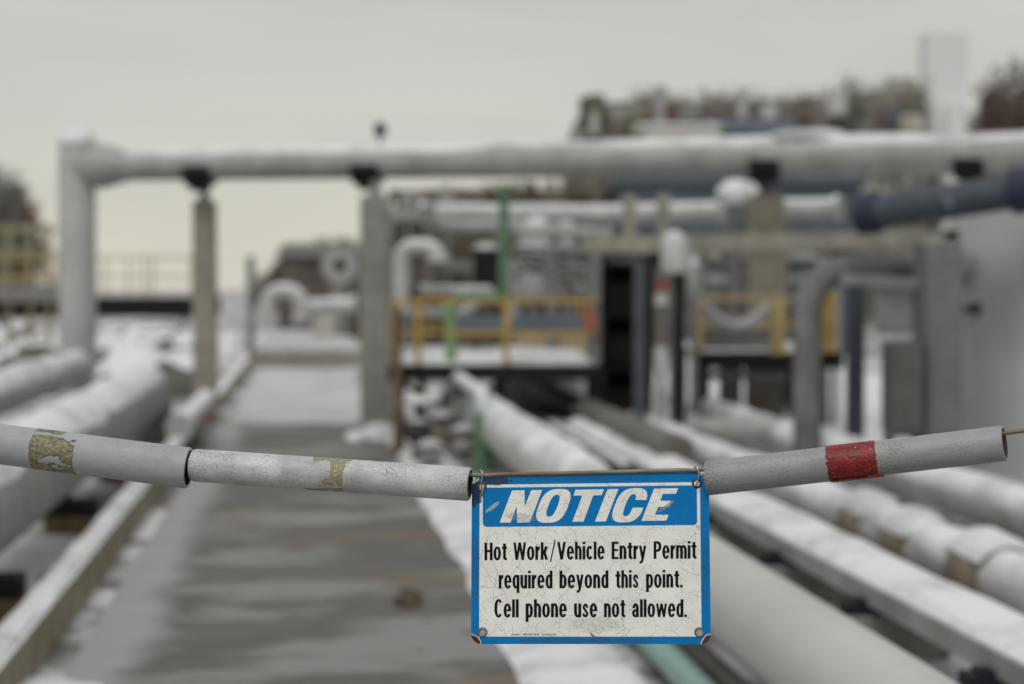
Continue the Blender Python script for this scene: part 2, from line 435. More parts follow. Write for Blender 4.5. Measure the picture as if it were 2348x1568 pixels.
def keep1(s_, t_):
    u = (s_ - s0) / (s1 - s0); v = t_ / 1.57
    n_ = noise.fractal(Vector((s_ * 34, t_ * RB * 60, 4.2)), 0.9, 2.0, 5)
    e = min(u, 1 - u) * 14 - .25 + .35 * noise.noise(Vector((s_ * 200, t_ * 9, 1)))
    q = .42 + n_ * .75
    q -= .9 * max(0, 1 - abs((v + .30 + .08 * math.sin(u * 9)) / .13)) * (0.35 + u)     # bare streak low on the right
    q -= 1.3 * max(0, 1 - abs((v - .62) / .1)) * (1 if u < .55 else 2.2)                # bare gap near the top
    if v > .55 and u > .62: q -= 1.2
    return min(q, e)
wrap('tape_residue', p1a, p1b, RB, film_mat('olive_residue', ((.29, .27, .12), (.21, .20, .10), (.075, .07, .055), (.30, .30, .27)), 2, .85), t, s0 - .002, s1 + .002, -1.9, 1.75, keep1, .0005)

t = thing('barrier_pipe', 'pale grey pipe with peeling tan tape residue, between the bluish pipe and the notice sign', 'barrier pipe', p2a, 'plastic pipes on the barrier cable')
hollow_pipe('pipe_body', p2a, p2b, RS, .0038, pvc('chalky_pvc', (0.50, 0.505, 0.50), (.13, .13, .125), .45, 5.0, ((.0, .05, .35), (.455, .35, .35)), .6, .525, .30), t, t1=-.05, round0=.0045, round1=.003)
def q2(cx, cy):        # crop of the photograph -> (s, angle) on the pipe
    px = (900 + cx / 2.935) / 1.4913; s_ = frac(p2a, p2b, px)
    yc = 485 + (cx - 0) * (605 - 485) / 2075 - 24 + 0
    top, bot = 300 + cx * .0655, 620 + cx * .0765
    v = 1 - 2 * (cy - top) / (bot - top)
    return s_, math.asin(max(-1, min(1, v)))
POLYS = [[(500, 333), (560, 335), (900, 352), (880, 385), (858, 430), (842, 470), (846, 520), (838, 614), (790, 606), (760, 560), (752, 600), (735, 611), (700, 603), (690, 590), (650, 605), (632, 575), (650, 550), (700, 528), (716, 500), (712, 440), (700, 400), (678, 372), (640, 362), (600, 372), (520, 376)],
         [(440, 632), (560, 640), (640, 636), (720, 634), (845, 630), (842, 662), (760, 672), (720, 655), (690, 660), (640, 668), (560, 660), (470, 655)]]
PP = [[q2(*p) for p in poly] for poly in POLYS]
def inside(poly, x, y):
    c = False; j = len(poly) - 1
    for i in range(len(poly)):
        (xi, yi), (xj, yj) = poly[i], poly[j]
        if (yi > y) != (yj > y) and x < (xj - xi) * (y - yi) / (yj - yi) + xi: c = not c
        j = i
    return c
def keep2(s_, t_):
    a_ = s_ + .0012 * noise.noise(Vector((s_ * 300, t_ * 9, 0))); b_ = t_ + .05 * noise.noise(Vector((s_ * 300, t_ * 9, 5)))
    h = noise.noise(Vector((s_ * 150, t_ * RS * 330, 8)))
    if t_ > 1.15 and .0 < s_: pass
    return 1.0 if any(inside(p, a_, b_) for p in PP) and h < .42 else -1
wrap('tape_residue', p2a, p2b, RS, film_mat('tan_residue', ((.31, .265, .14), (.25, .22, .125), (.17, .155, .10), (.40, .38, .30)), 5, .5), t,
     min(p[0] for p in PP[1]) - .003, max(p[0] for p in PP[0]) + .003, -1.5, 1.57, keep2, .0003, .0009)
def keep2m(s_, t_):    # the two short gouges in the plastic
    return -1
t = thing('barrier_pipe', 'grey pipe wrapped with one red tape band, beside the notice sign', 'barrier pipe', p3a, 'plastic pipes on the barrier cable')
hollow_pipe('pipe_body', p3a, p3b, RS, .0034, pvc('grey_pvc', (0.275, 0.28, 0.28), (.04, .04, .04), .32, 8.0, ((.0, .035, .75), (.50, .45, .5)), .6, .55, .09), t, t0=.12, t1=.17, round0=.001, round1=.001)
r0, r1 = frac(p3a, p3b, 1897), frac(p3a, p3b, 2010)
def keep3(s_, t_):
    e = min(s_ - r0, r1 - s_) + .0022 * noise.noise(Vector((t_ * 5, 3, s_ * 30))) + .0012 * noise.noise(Vector((t_ * 24, 1, s_ * 90)))
    return e * 60 + .02
def red_tape():
    m, nt, b = _new('red_tape'); uv = N(nt, 'ShaderNodeUVMap').outputs[0]
    n1 = nz(nt, mapv(nt, uv, (70, 130, 1)), 1, 5, .65, .6); n2 = nz(nt, mapv(nt, uv, (190, 420, 1), (3, 1, 0)), 1, 2, .5, .4); n3 = nz(nt, mapv(nt, uv, (240, 260, 1), (9, 4, 0)), 1, 2, .5)
    c = mix(nt, step(nt, n1, .38, .66), (.25, .014, .013), (.10, .012, .012))
    c = mix(nt, step(nt, n2, .66, .72), c, (.36, .20, .18))
    c = mix(nt, mth(nt, 'MULTIPLY', step(nt, n3, .70, .74), .9), c, (.40, .41, .41))
    nt.links.new(c, b.inputs['Base Color']); b.inputs['Roughness'].default_value = .42; b.inputs['Specular IOR Level'].default_value = .35
    bp = N(nt, 'ShaderNodeBump'); bp.inputs['Strength'].default_value = .7; bp.inputs['Distance'].default_value = .0012
    nt.links.new(n1, bp.inputs['Height']); nt.links.new(bp.outputs[0], b.inputs['Normal'])
    return m
RT = red_tape()
tb = wrap('tape_band', p3a, p3b, RS, RT, t, r0 - .004, r1 + .004, -math.pi, math.pi, keep3, .0009, .0014, .0005)
def keep3f(s_, t_): return min(s_ - r0 - .002, r1 + .008 - s_, t_ + 1.32 + (s_ - r0) * .7, -.98 - t_ + (s_ - r0) * .3) * 60
fl = wrap('loose_flap', p3a, p3b, RS, RT, tb, r0, r1 + .01, -1.5, -.9, keep3f, .0024, .001, .0006)
fl.parent = tb; 

# rusty cable
def cable_mat():
    m, nt, b = _new('rusty_cable'); co = posco(nt)
    n1 = nz(nt, mapv(nt, co, (14, 14, 60)), 1, 5, .7); n2 = nz(nt, mapv(nt, co, (6, 6, 6)), 1, 3)
    c = mix(nt, step(nt, n1, .35, .65), (.155, .13, .085), (.25, .225, .16))
    c = mix(nt, mth(nt, 'MULTIPLY', step(nt, n2, .5, .68), .8), c, (.20, .09, .035))
    nt.links.new(c, b.inputs['Base Color']); b.inputs['Roughness'].default_value = .6; b.inputs['Metallic'].default_value = .15
    bp = N(nt, 'ShaderNodeBump'); bp.inputs['Strength'].default_value = .4; bp.inputs['Distance'].default_value = .001
    nt.links.new(n1, bp.inputs['Height']); nt.links.new(bp.outputs[0], b.inputs['Normal'])
    return m
cr = .0029
cp = [B(-330, 958), B(0, 1000), B(433, 1055), B(700, 1070), B(1078, 1088.5), B(1150, 1087.5), B(1354, 1083.0), B(1560, 1077.5), B(1622, 1075), B(1950, 1035), B(2303, 993), B(2460, 971)]
def smoothpts(p, n=8):
    out = []
    for i in range(len(p) - 1):
        a, b, c, d = p[max(i - 1, 0)], p[i], p[i + 1], p[min(i + 2, len(p) - 1)]
        for j in range(n):
            t_ = j / n
            out.append(.5 * ((2 * b) + (c - a) * t_ + (2 * a - 5 * b + 4 * c - d) * t_ * t_ + (3 * b - a - 3 * c + d) * t_ ** 3))
    return out + [p[-1]]
c_ = MB(); c_.tube(smoothpts(cp), cr, 14)
tag(c_.build('barrier_cable', cable_mat(), loc=cp[0]), 'rusty steel cable threaded through the grey pipes, carrying the notice sign', 'cable')

# ------------------------------------------------------------------ the notice sign
SC = 2.3057                                    # crop scale of the close study of the sign
def cpx(cx, cy): return (1580 + cx / SC) / 1.4913, (1560 + cy / SC) / 1.4913
def Sg(cx, cy, wv=0.0):
    px, py = cpx(cx, cy)
    inv = 1 / (DF + .001) + (px - 1173.5) * 2.15e-5 * .76 + (py - 1085) * 1.1e-5
    d = 1 / inv
    return W(px, py, d) - FWD * wv
def rrect(pts, rad, n=10):
    """pts: corner list; rad: per corner radius"""
    out = []; m = len(pts)
    for i in range(m):
        p = Vector(pts[i]); a = (Vector(pts[i - 1]) - p).normalized(); b = (Vector(pts[(i + 1) % m]) - p).normalized()
        r_ = rad[i]
        if r_ <= 0: out.append(tuple(p)); continue
        c = p + (a + b) * r_
        for j in range(n + 1):
            q = j / n * math.pi / 2
            out.append(tuple(c - b * r_ * math.cos(q) - a * r_ * math.sin(q)))
    return out
def circ(c, r_, n=28, rev=True):
    return [(c[0] + r_ * math.cos(2 * math.pi * i / n), c[1] + (-1 if rev else 1) * r_ * math.sin(2 * math.pi * i / n)) for i in range(n)]
def fill2d(loops):
    """flat outline(s) -> (verts, faces) through a filled 2D curve"""
    cu = bpy.data.curves.new('tmp', 'CURVE'); cu.dimensions = '2D'; cu.fill_mode = 'BOTH'
    for lp in loops:
        sp = cu.splines.new('POLY'); sp.points.add(len(lp) - 1); sp.use_cyclic_u = True
        for i, p in enumerate(lp): sp.points[i].co = (p[0] / 1000, -p[1] / 1000, 0, 1)
    o = bpy.data.objects.new('tmp', cu); COL.objects.link(o)
    dg = bpy.context.evaluated_depsgraph_get(); dg.update()
    me = bpy.data.meshes.new_from_object(o.evaluated_get(dg))
    vs = [(v.co.x * 1000, -v.co.y * 1000) for v in me.vertices]; fs = [tuple(p.vertices) for p in me.polygons]
    bpy.data.objects.remove(o); bpy.data.curves.remove(cu); bpy.data.meshes.remove(me)
    return vs, fs
def text2d(body, offset=0.0, space=1.0, word=1.0):
    cu = bpy.data.curves.new('tmp', 'FONT'); cu.body = body; cu.size = 1; cu.offset = offset
    cu.space_character = space; cu.space_word = word; cu.resolution_u = 6
    o = bpy.data.objects.new('tmp', cu); COL.objects.link(o)
    dg = bpy.context.evaluated_depsgraph_get(); dg.update()
    me = bpy.data.meshes.new_from_object(o.evaluated_get(dg))
    vs = [(v.co.x, v.co.y) for v in me.vertices]; fs = [tuple(p.vertices) for p in me.polygons]
    bpy.data.objects.remove(o); bpy.data.curves.remove(cu); bpy.data.meshes.remove(me)
    return vs, fs
def flat(name, vs2, fs, wv, m, parent, thick=0.0):
    """lay flat shapes on the sign; faces turned to the camera"""
    v3 = [Sg(x, y, wv) for x, y in vs2]; uv = [(x / 1000, -y / 1000) for x, y in vs2]
    ff = []
    for f in fs:
        nrm = (v3[f[1]] - v3[f[0]]).cross(v3[f[2]] - v3[f[0]])
        ff.append(f if nrm.dot(FWD) < 0 else tuple(reversed(f)))
    mb = MB(); mb.add(v3, ff)
    if thick:
        # back face and rim
        n0 = len(v3); mb.v += [Sg(x, y, wv - thick) for x, y in vs2]; uv = uv + uv
        cnt = {}
        for f in ff:
            for i in range(len(f)):
                e = (f[i], f[(i + 1) % len(f)]); cnt[e] = 1
        for f in list(ff): mb.f.append(tuple(i + n0 for i in reversed(f))); mb.sm.append(False)
        for (a, b) in cnt:
            if (b, a) not in cnt: mb.f.append((b, a, a + n0, b + n0)); mb.sm.append(False)
    return mb.build(name, m, parent, uvs=uv)

def sign_mat(name, col, blue):
    m, nt, b = _new(name); uv = N(nt, 'ShaderNodeUVMap').outputs[0]
    sp = N(nt, 'ShaderNodeSeparateXYZ'); nt.links.new(uv, sp.inputs[0])
    big = nz(nt, uv, 3.5, 5, .6); fine = nz(nt, mapv(nt, uv, (70, 70, 1)), 1, 4, .7)
    c = mix(nt, step(nt, big, .3, .7), tuple(q * .93 for q in col), tuple(q * 1.05 for q in col))
    # crazed paint: warped cell edges, only in places
    def cracks(scale, wdt, off, warp, msk_lo, msk_hi):
        wn = N(nt, 'ShaderNodeTexNoise'); wn.inputs['Scale'].default_value = scale * .8; wn.inputs['Detail'].default_value = 5
        nt.links.new(mapv(nt, uv, (1, 1, 1), off), wn.inputs['Vector'])
        ad = N(nt, 'ShaderNodeVectorMath', operation='MULTIPLY_ADD'); nt.links.new(wn.outputs['Color'], ad.inputs[0])
        ad.inputs[1].default_value = (warp, warp, 0); nt.links.new(uv, ad.inputs[2])
        vo = N(nt, 'ShaderNodeTexVoronoi', feature='DISTANCE_TO_EDGE'); vo.voronoi_dimensions = '2D'; vo.inputs['Scale'].default_value = scale
        nt.links.new(mapv(nt, ad.outputs[0], (1, 1, 1), off), vo.inputs['Vector'])
        ms = nz(nt, mapv(nt, uv, (1, 1, 1), (off[1], off[0] + 2, 0)), scale * .45, 3, .5)
        return mth(nt, 'MULTIPLY', step(nt, vo.outputs[0], wdt * .35, wdt, inv=True), step(nt, ms, msk_lo, msk_hi))
    k1 = cracks(6.0, .013, (1.3, 4.1, 0), .22, .40, .50)
    k2 = cracks(15, .032, (7.7, 2.2, 0), .07, .48, .56)
    k3 = cracks(30, .055, (3.7, 9.2, 0), .03, .55, .63)
    ck = mth(nt, 'MAXIMUM', mth(nt, 'MAXIMUM', k1, mth(nt, 'MULTIPLY', k2, .85)), mth(nt, 'MULTIPLY', k3, .6))
    c = mix(nt, mth(nt, 'MULTIPLY', ck, .45 if blue else .62), c, (.02, .06, .12) if blue else (.13, .125, .11))
    # grime specks
    dn = nz(nt, mapv(nt, uv, (1, 1, 1), (5, 5, 0)), 2.6, 3)
    sk = mth(nt, 'ADD', fine, mth(nt, 'MULTIPLY', mth(nt, 'SUBTRACT', dn, .5), .35))
    c = mix(nt, mth(nt, 'MULTIPLY', step(nt, sk, .64, .72), .5), c, (.10, .11, .12) if blue else (.20, .19, .17))
    gl = nz(nt, mapv(nt, uv, (25, 60, 1), (2, 8, 0), (0, 0, -.6)), 1, 3, .6)
    c = mix(nt, mth(nt, 'MULTIPLY', step(nt, gl, .70, .76), .45), c, (.22, .27, .30) if blue else (.25, .24, .22))
    def spot(x, y, rx, ry, lo, hi, color, amt, ang=0.0, ns=34.0):
        mp = mapv(nt, mapv(nt, uv, (1, 1, 1), (-x / 1000, y / 1000, 0)), (1, 1, 1), (0, 0, 0), (0, 0, ang))
        sv = N(nt, 'ShaderNodeVectorMath', operation='MULTIPLY'); nt.links.new(mp, sv.inputs[0]); sv.inputs[1].default_value = (1000 / rx, 1000 / ry, 0)
        ln = N(nt, 'ShaderNodeVectorMath', operation='LENGTH'); nt.links.new(sv.outputs[0], ln.inputs[0])
        f = step(nt, ln.outputs['Value'], .35, 1.0, inv=True)
        nn = nz(nt, mapv(nt, uv, (1, 1, 1), (x, y, 0)), ns, 6, .75, .5)
        v = mth(nt, 'MULTIPLY', step(nt, mth(nt, 'ADD', nn, mth(nt, 'MULTIPLY', mth(nt, 'SUBTRACT', f, .5), .5)), lo, hi), amt)
        v = mth(nt, 'MULTIPLY', v, step(nt, ln.outputs['Value'], 1.0, 1.25, inv=True))
        return mix(nt, v, c, color)
    c = spot(260, 195, 210, 55, .52, .66, (.03, .035, .04), .85, 0, 26)      # oily dirt under the cable
    c = spot(100, 300, 90, 170, .50, .64, (.012, .02, .035), .85, 0, 22)
    if blue:
        c = spot(100, 900, 60, 560, .60, .72, (.03, .045, .06), .35, 0, 30)
        c = spot(1000, 1452, 1000, 34, .60, .72, (.05, .045, .04), .4, 0, 34)
        c = spot(1915, 900, 60, 560, .62, .74, (.03, .045, .06), .3, 0, 30)
        c = spot(1000, 175, 900, 40, .60, .72, (.03, .04, .06), .3, 0, 30)
    c = spot(240, 400, 130, 30, .60, .72, (.42, .44, .44), .75, R(-38), 40)   # pale scrapes
    c = spot(1610, 395, 130, 22, .50, .64, (.26, .24, .22), .75, R(-36), 44)
    c = spot(470, 480, 230, 60, .58, .74, (.24, .23, .21), .4, R(8), 46)
    c = spot(1050, 1425, 70, 16, .45, .6, (.09, .09, .09), .8, R(45), 50)
    c = spot(1060, 1330, 420, 120, .64, .80, (.33, .32, .30), .4, 0, 40)
    nt.links.new(c, b.inputs['Base Color']); b.inputs['Roughness'].default_value = .5; b.inputs['Specular IOR Level'].default_value = .12
    bp = N(nt, 'ShaderNodeBump'); bp.inputs['Strength'].default_value = .25; bp.inputs['Distance'].default_value = .0005
    nt.links.new(mth(nt, 'SUBTRACT', 1, ck), bp.inputs['Height']); nt.links.new(bp.outputs[0], b.inputs['Normal'])
    return m, nt, b, c, spot
BLU = (0.0, 0.168, 0.455)
M_WHITE = sign_mat('sign_white', (.76, .765, .715), False)[0]
M_BLUE = sign_mat('sign_blue', BLU, True)[0]
# the plate: blue paint, with white undercoat and brown rust where corners and rims are chipped
mP, ntP, bP, cP, _ = sign_mat('sign_plate_paint', BLU, True)
uvP = N(ntP, 'ShaderNodeUVMap').outputs[0]
at = N(ntP, 'ShaderNodeAttribute', attribute_name='rim'); ns_ = nz(ntP, mapv(ntP, uvP, (1, 1, 1), (3, 3, 0)), 24, 7, .75)
val = mth(ntP, 'ADD', at.outputs['Fac'], mth(ntP, 'MULTIPLY', mth(ntP, 'SUBTRACT', ns_, .5), .75))
cP2 = mix(ntP, step(ntP, val, .56, .60), cP, (.56, .57, .54))
cP2 = mix(ntP, step(ntP, val, .70, .74), cP2, (.075, .028, .012))
ntP.links.new(cP2, bP.inputs['Base Color'])

root = thing('notice_sign', 'blue and white metal notice sign with cracked paint, wired to the cable', 'sign', Sg(1000, 1480))
OUT = rrect([(76, 152), (1910, 122), (1946, 300), (1960, 1480), (68, 1480)], [78, 60, 0, 84, 84])
HO = [((150, 238), 22), ((1848, 213), 24)]
# plate with a fine outline band so that the rim can be chipped
vs, fs = fill2d([OUT] + [circ(c, r_) for c, r_ in HO])
plate = flat('plate', vs, fs, 0.0, mat('sign_back', (.07, .035, .02), .8, 0, .4, 40), root, .0011)
def skin(loop_out, inset, n=7):
    """paint film of the plate: grid of rings from the rim inwards, for the chipped-paint attribute"""
    cx, cy = 1014, 810; m = len(loop_out); dense = []
    for i in range(m):
        a, b = Vector(loop_out[i]), Vector(loop_out[(i + 1) % m]); k_ = max(1, int((b - a).length / 14))
        for j in range(k_): dense.append(a.lerp(b, j / k_))
    rings = []; att = []
    corners = [((68, 1480), 1.0), ((1960, 1480), 1.0), ((76, 152), .62), ((1915, 122), .5)]
    for q in [0, 3, 7, 12, 18, 26, 36, 48, 66, 92]:
        ring = []
        for i, p in enumerate(dense):
            t_ = (dense[(i + 1) % len(dense)] - dense[i - 1]).normalized(); nn = Vector((-t_.y, t_.x))
            if nn.dot(Vector((cx, cy)) - p) < 0: nn = -nn
            ring.append(p + nn * q)
            base = .52 * math.exp(-q / 3.5) * (1.15 if p.y > 1300 else .8)
            for (c, am) in corners:
                dd = (p + nn * q - Vector(c)).length
                base = max(base, am * max(0, min(1.15, (104 - dd) / 54 + .15)))
            att.append(base)
        rings.append(ring)
    return rings, att
rings, att = skin(OUT, 90)
mb = MB(); nP = len(rings[0]); pv = [p for r_ in rings for p in r_]
uv = [(p.x / 1000, -p.y / 1000) for p in pv]
fcs = [(i * nP + j, i * nP + (j + 1) % nP, (i + 1) * nP + (j + 1) % nP, (i + 1) * nP + j) for i in range(len(rings) - 1) for j in range(nP)]
def near_hole(f): return any((sum((pv[i] for i in f), Vector((0, 0))) / 4 - Vector(c)).length < r_ for c, r_ in HO)
v3 = [Sg(p.x, p.y, .00012) for p in pv]; ff = []
for f in fcs:
    if near_hole(f): continue
    nrm = (v3[f[1]] - v3[f[0]]).cross(v3[f[2]] - v3[f[0]]); ff.append(f if nrm.dot(FWD) < 0 else tuple(reversed(f)))
mb.add(v3, ff); ob = mb.build('blue_border', mP, root, uvs=uv)
a_ = ob.data.attributes.new('rim', 'FLOAT', 'POINT')
for i, v in enumerate(att): a_.data[i].value = v
# white field, header band
vs, fs = fill2d([rrect([(138, 224), (1873, 203), (1886, 1420), (133, 1420)], [10, 24, 2, 2])] + [circ(c, r_) for c, r_ in HO])
flat('white_field', vs, fs, .00030, M_WHITE, root)
vs, fs = fill2d([rrect([(161, 272), (170, 258), (196, 246.6), (1808, 228.4), (1818, 242), (1848, 252), (1852, 541), (162, 556)], [0, 0, 0, 0, 0, 0, 34, 34])])
flat('header_band', vs, fs, .00046, M_BLUE, root)
# NOTICE, heavy slanted capitals
SH = .374
def shear(p, yb): return (p[0] + SH * (yb - p[1]), p[1])
def sup(x0, x1, y0, y1, n_, k_=44, a0=0, a1=2 * math.pi):
    out = []
    for i in range(k_ + 1):
        q = a0 + (a1 - a0) * i / k_; c, s_ = math.cos(q), math.sin(q)
        out.append(((x0 + x1) / 2 + (x1 - x0) / 2 * math.copysign(abs(c) ** (2 / n_), c), (y0 + y1) / 2 - (y1 - y0) / 2 * math.copysign(abs(s_) ** (2 / n_), s_)))
    return out
letters = []
letters.append([[(295, 522), (392, 269), (490, 267), (494, 393), (543, 267), (630, 265), (533, 519), (434, 521), (429, 392), (381, 521)]])
o1 = [shear(p, 520) for p in sup(553, 786, 257, 523, 2.9)[:-1]]; o2 = [shear(p, 520) for p in sup(629, 703, 303, 475, 2.7)[:-1]]
letters.append([o1, o2])
letters.append([[(893, 263), (1117, 259), (1098, 306), (1032, 307), (955, 514), (868, 515), (946, 308), (875, 309)]])
letters.append([[(1145, 259), (1230, 257), (1131, 512), (1046, 514)]])
oc = sup(1153, 1388, 250, 520, 2.9, 60); ic = sup(1236, 1302, 298, 472, 2.7, 60)
top_o = [p for p in oc if p[1] < 343 or p[0] < 1270]; 
cc = []
outer = sup(1153, 1388, 250, 520, 2.9, 90, R(16), R(344)); outer = [p for p in outer if not (p[0] > 1270 and 343 < p[1] < 404)]
inner = sup(1236, 1302, 298, 472, 2.7, 90, R(16), R(344)); inner = [p for p in inner if not (p[0] > 1270 and 343 < p[1] < 404)]
cc = [(1388, 343)] + [p for p in outer if p[1] < 343 or p[0] <= 1270 or p[1] > 404] + [(1386, 404), (1302, 404)] + list(reversed(inner)) + [(1302, 343)]
letters.append([[shear(p, 516) for p in cc]])
letters.append([[(1512, 254), (1701, 251), (1684, 294), (1579, 296), (1562, 350), (1648, 350), (1631, 397), (1543, 399), (1518, 460), (1625, 460), (1608, 506), (1412, 508)]])
av, af = [], []
for L_ in letters:
    vs, fs = fill2d(L_); o = len(av); av += vs; af += [tuple(i + o for i in f) for f in fs]
flat('header_lettering', av, af, .00062, M_WHITE, root)
def ink():
    m, nt, b = _new('black_ink'); uv = N(nt, 'ShaderNodeUVMap').outputs[0]
    n1 = nz(nt, mapv(nt, uv, (60, 60, 1)), 1, 6, .75); n2 = nz(nt, uv, 5, 3)
    v = mth(nt, 'ADD', n1, mth(nt, 'MULTIPLY', mth(nt, 'SUBTRACT', n2, .5), .3))
    c = mix(nt, step(nt, v, .66, .84), (.004, .004, .0045), (.07, .07, .068))
    nt.links.new(c, b.inputs['Base Color']); b.inputs['Roughness'].default_value = .5; b.inputs['Specular IOR Level'].default_value = .12
    return m
INK = ink()

SV, SH_, XH = .172, .128, .765       # stem, thin stroke, x-height in cap heights
def bar(x0, y0, x1, y1): return [[(x0, y0), (x1, y0), (x1, y1), (x0, y1)]]
def se(x0, x1, y0, y1, a0, a1, n_=2.15, k_=26):
    out = []
    for i in range(k_ + 1):
        q = R(a0 + (a1 - a0) * i / k_); c, s_ = math.cos(q), math.sin(q)
        out.append(((x0 + x1) / 2 + (x1 - x0) / 2 * math.copysign(abs(c) ** (2 / n_), c), (y0 + y1) / 2 + (y1 - y0) / 2 * math.copysign(abs(s_) ** (2 / n_), s_)))
    return out
def bowl(x0, x1, y0, y1, v=SV, h=SH_): return [se(x0, x1, y0, y1, 0, 360)[:-1], se(x0 + v, x1 - v, y0 + h, y1 - h, 0, 360)[:-1]]
def arc(x0, x1, y0, y1, a0, a1, v=SV, h=SH_, pre=(), post=()):
    o_ = se(x0, x1, y0, y1, a0, a1); i_ = se(x0 + v, x1 - v, y0 + h, y1 - h, a0, a1)
    return [list(pre) + o_ + list(post) + list(reversed(i_))]
def arch(x0, x1, top=XH, foot=0.0):
    m = top - .34
    o_ = se(x0, x1, m - (top - m), top + .012, 180, 0); i_ = se(x0 + SV, x1 - SV, m - (top - m - SH_), top + .012 - SH_, 180, 0)
    return [[(x0, m)] + o_ + [(x1, foot), (x1 - SV, foot)] + list(reversed(i_))]
def rib(pts, w):
    P = [Vector(p) for p in pts]; L_, R_ = [], []
    for i, p in enumerate(P):
        t_ = (P[min(i + 1, len(P) - 1)] - P[max(i - 1, 0)]).normalized(); n_ = Vector((-t_.y, t_.x)) * w / 2
        L_.append(tuple(p + n_)); R_.append(tuple(p - n_))
    return [L_ + list(reversed(R_))]
def sm2(pts, n=7):
    return [tuple(p)[:2] for p in smoothpts([Vector((x, y, 0)) for x, y in pts], n)]
def slant(x0, x1, y0, y1, w): return [[(x0, y0), (x0 + w, y0), (x1 + w, y1), (x1, y1)]]
ES = lambda w: [rib(sm2([(w - .10, .53), (w - .115, .62), (w / 2, XH - .062), (.105, .60), (.10, .52), (.16, .425), (w / 2, .375), (w - .14, .31), (w - .095, .21), (w - .12, .10), (w / 2, .062), (.105, .10), (.085, .21)]), .128)]
G = {
 'H': (.50, [bar(0, 0, SV, 1), bar(.50 - SV, 0, .50, 1), bar(SV, .46, .50 - SV, .585)]),
 'E': (.42, [bar(0, 0, SV, 1), bar(SV, 0, .42, .125), bar(SV, .875, .42, 1), bar(SV, .46, .39, .58)]),
 'P': (.48, [bar(0, 0, SV, 1), [se(-.02, .48, .40, 1, -90, 90)[0:] + [(SV, 1), (SV, .88)] + list(reversed(se(.02, .48 - SV, .52, .88, -90, 90)[0:])) + [(SV, .52), (SV, .40)]]]),
 'V': (.54, [slant(.19, 0, 0, 1, .16), slant(.19, .38, 0, 1, .16)]),
 'W': (.78, [slant(.13, 0, 0, 1, .15), slant(.13, .315, 0, 1, .15), slant(.50, .315, 0, 1, .15), slant(.50, .63, 0, 1, .15)]),
 'C': (.50, [arc(0, .50, -.015, 1.015, 42, 318, SV, .125)]),
 'o': (.46, [bowl(0, .46, -.012, XH + .012)]),
 'e': (.45, [arc(0, .45, -.012, XH + .012, 0, 325), bar(SV * .5, .335, .45 - .006, .435)]),
 'c': (.41, [arc(0, .42, -.012, XH + .012, 38, 322)]),
 't': (.31, [bar(.075, .16, .075 + SV, .94), bar(0, XH - .13, .31, XH), [[(.075, .17)] + se(.075, .45, -.005, .34, 180, 270) + [(.31, -.005), (.31, .125)] + list(reversed(se(.075 + SV, .36, .125, .25, 180, 270)))]]),
 'r': (.285, [bar(0, 0, SV, XH), [[(SV * .6, .40)] + se(SV * .6, .50, .06, XH + .015, 180, 100) + [(.285, XH + .01), (.285, XH - .175)] + list(reversed(se(SV, .46, .20, XH - .16, 180, 110)))]]),
 'k': (.45, [bar(0, 0, SV, 1), slant(.10, .255, .28, XH, .175), slant(.275, .125, 0, .47, .175)]),
 'h': (.42, [bar(0, 0, SV, 1), arch(0, .42)]),
 'n': (.42, [bar(0, 0, SV, XH), arch(0, .42)]),
 'm': (.67, [bar(0, 0, SV, XH), arch(0, .43), arch(.24, .67)]),
 'i': (SV, [bar(0, 0, SV, XH), bar(0, .865, SV, 1)]),
 'l': (SV, [bar(0, 0, SV, 1)]),
 'u': (.42, [bar(.42 - SV, 0, .42, XH), [[(x, XH - y) for x, y in [(.42 - p[0], p[1]) for p in arch(0, .42)[0]]]]]),
 'd': (.43, [bar(.43 - SV, 0, .43, 1), bowl(0, .43, -.012, XH + .012)]),
 'q': (.43, [bar(.43 - SV, -.25, .43, XH), bowl(0, .43, -.012, XH + .012)]),
 'b': (.43, [bar(0, 0, SV, 1), bowl(0, .43, -.012, XH + .012)]),
 'p': (.43, [bar(0, -.25, SV, XH), bowl(0, .43, -.012, XH + .012)]),
 'y': (.44, [slant(.145, .29, 0, XH, .15), slant(.145, 0, 0, XH, .15), [[(.03, -.25), (.15, -.25), (.22, -.20), (.295, .0), (.145, .0), (.115, -.10), (.08, -.125), (.03, -.125)]]]),
 'w': (.66, [slant(.115, 0, 0, XH, .135), slant(.115, .262, 0, XH, .135), slant(.41, .262, 0, XH, .135), slant(.41, .525, 0, XH, .135)]),
 's': (.39, ES(.39)),
 'a': (.42, [bowl(0, .405, -.012, .445, SV * .92, .125), bar(.405 - SV, 0, .405, .5), [[(.022, .50)] + se(.022, .405, .24, XH + .012, 170, 0) + [(.405, .42), (.405 - SV, .42)] + list(reversed(se(.022 + SV, .405 - SV, .36, XH - .125, 165, 0))) + [(.022 + SV * .95, .50)]]]),
 '.': (.155, [bar(0, 0, .155, .15)]),
}
def layout(body, gap=.054, sp=.30):
    """-> placed shapes and the total width"""
    out, x = [], 0.0
    for ch in body:
        if ch == ' ': x += sp - gap; continue
        adv, shp = G[ch]
        for k_, loops in enumerate(shp): out.append(([[(px + x, py) for px, py in lp] for lp in loops], k_))
        x += adv + gap
    return out, x - gap
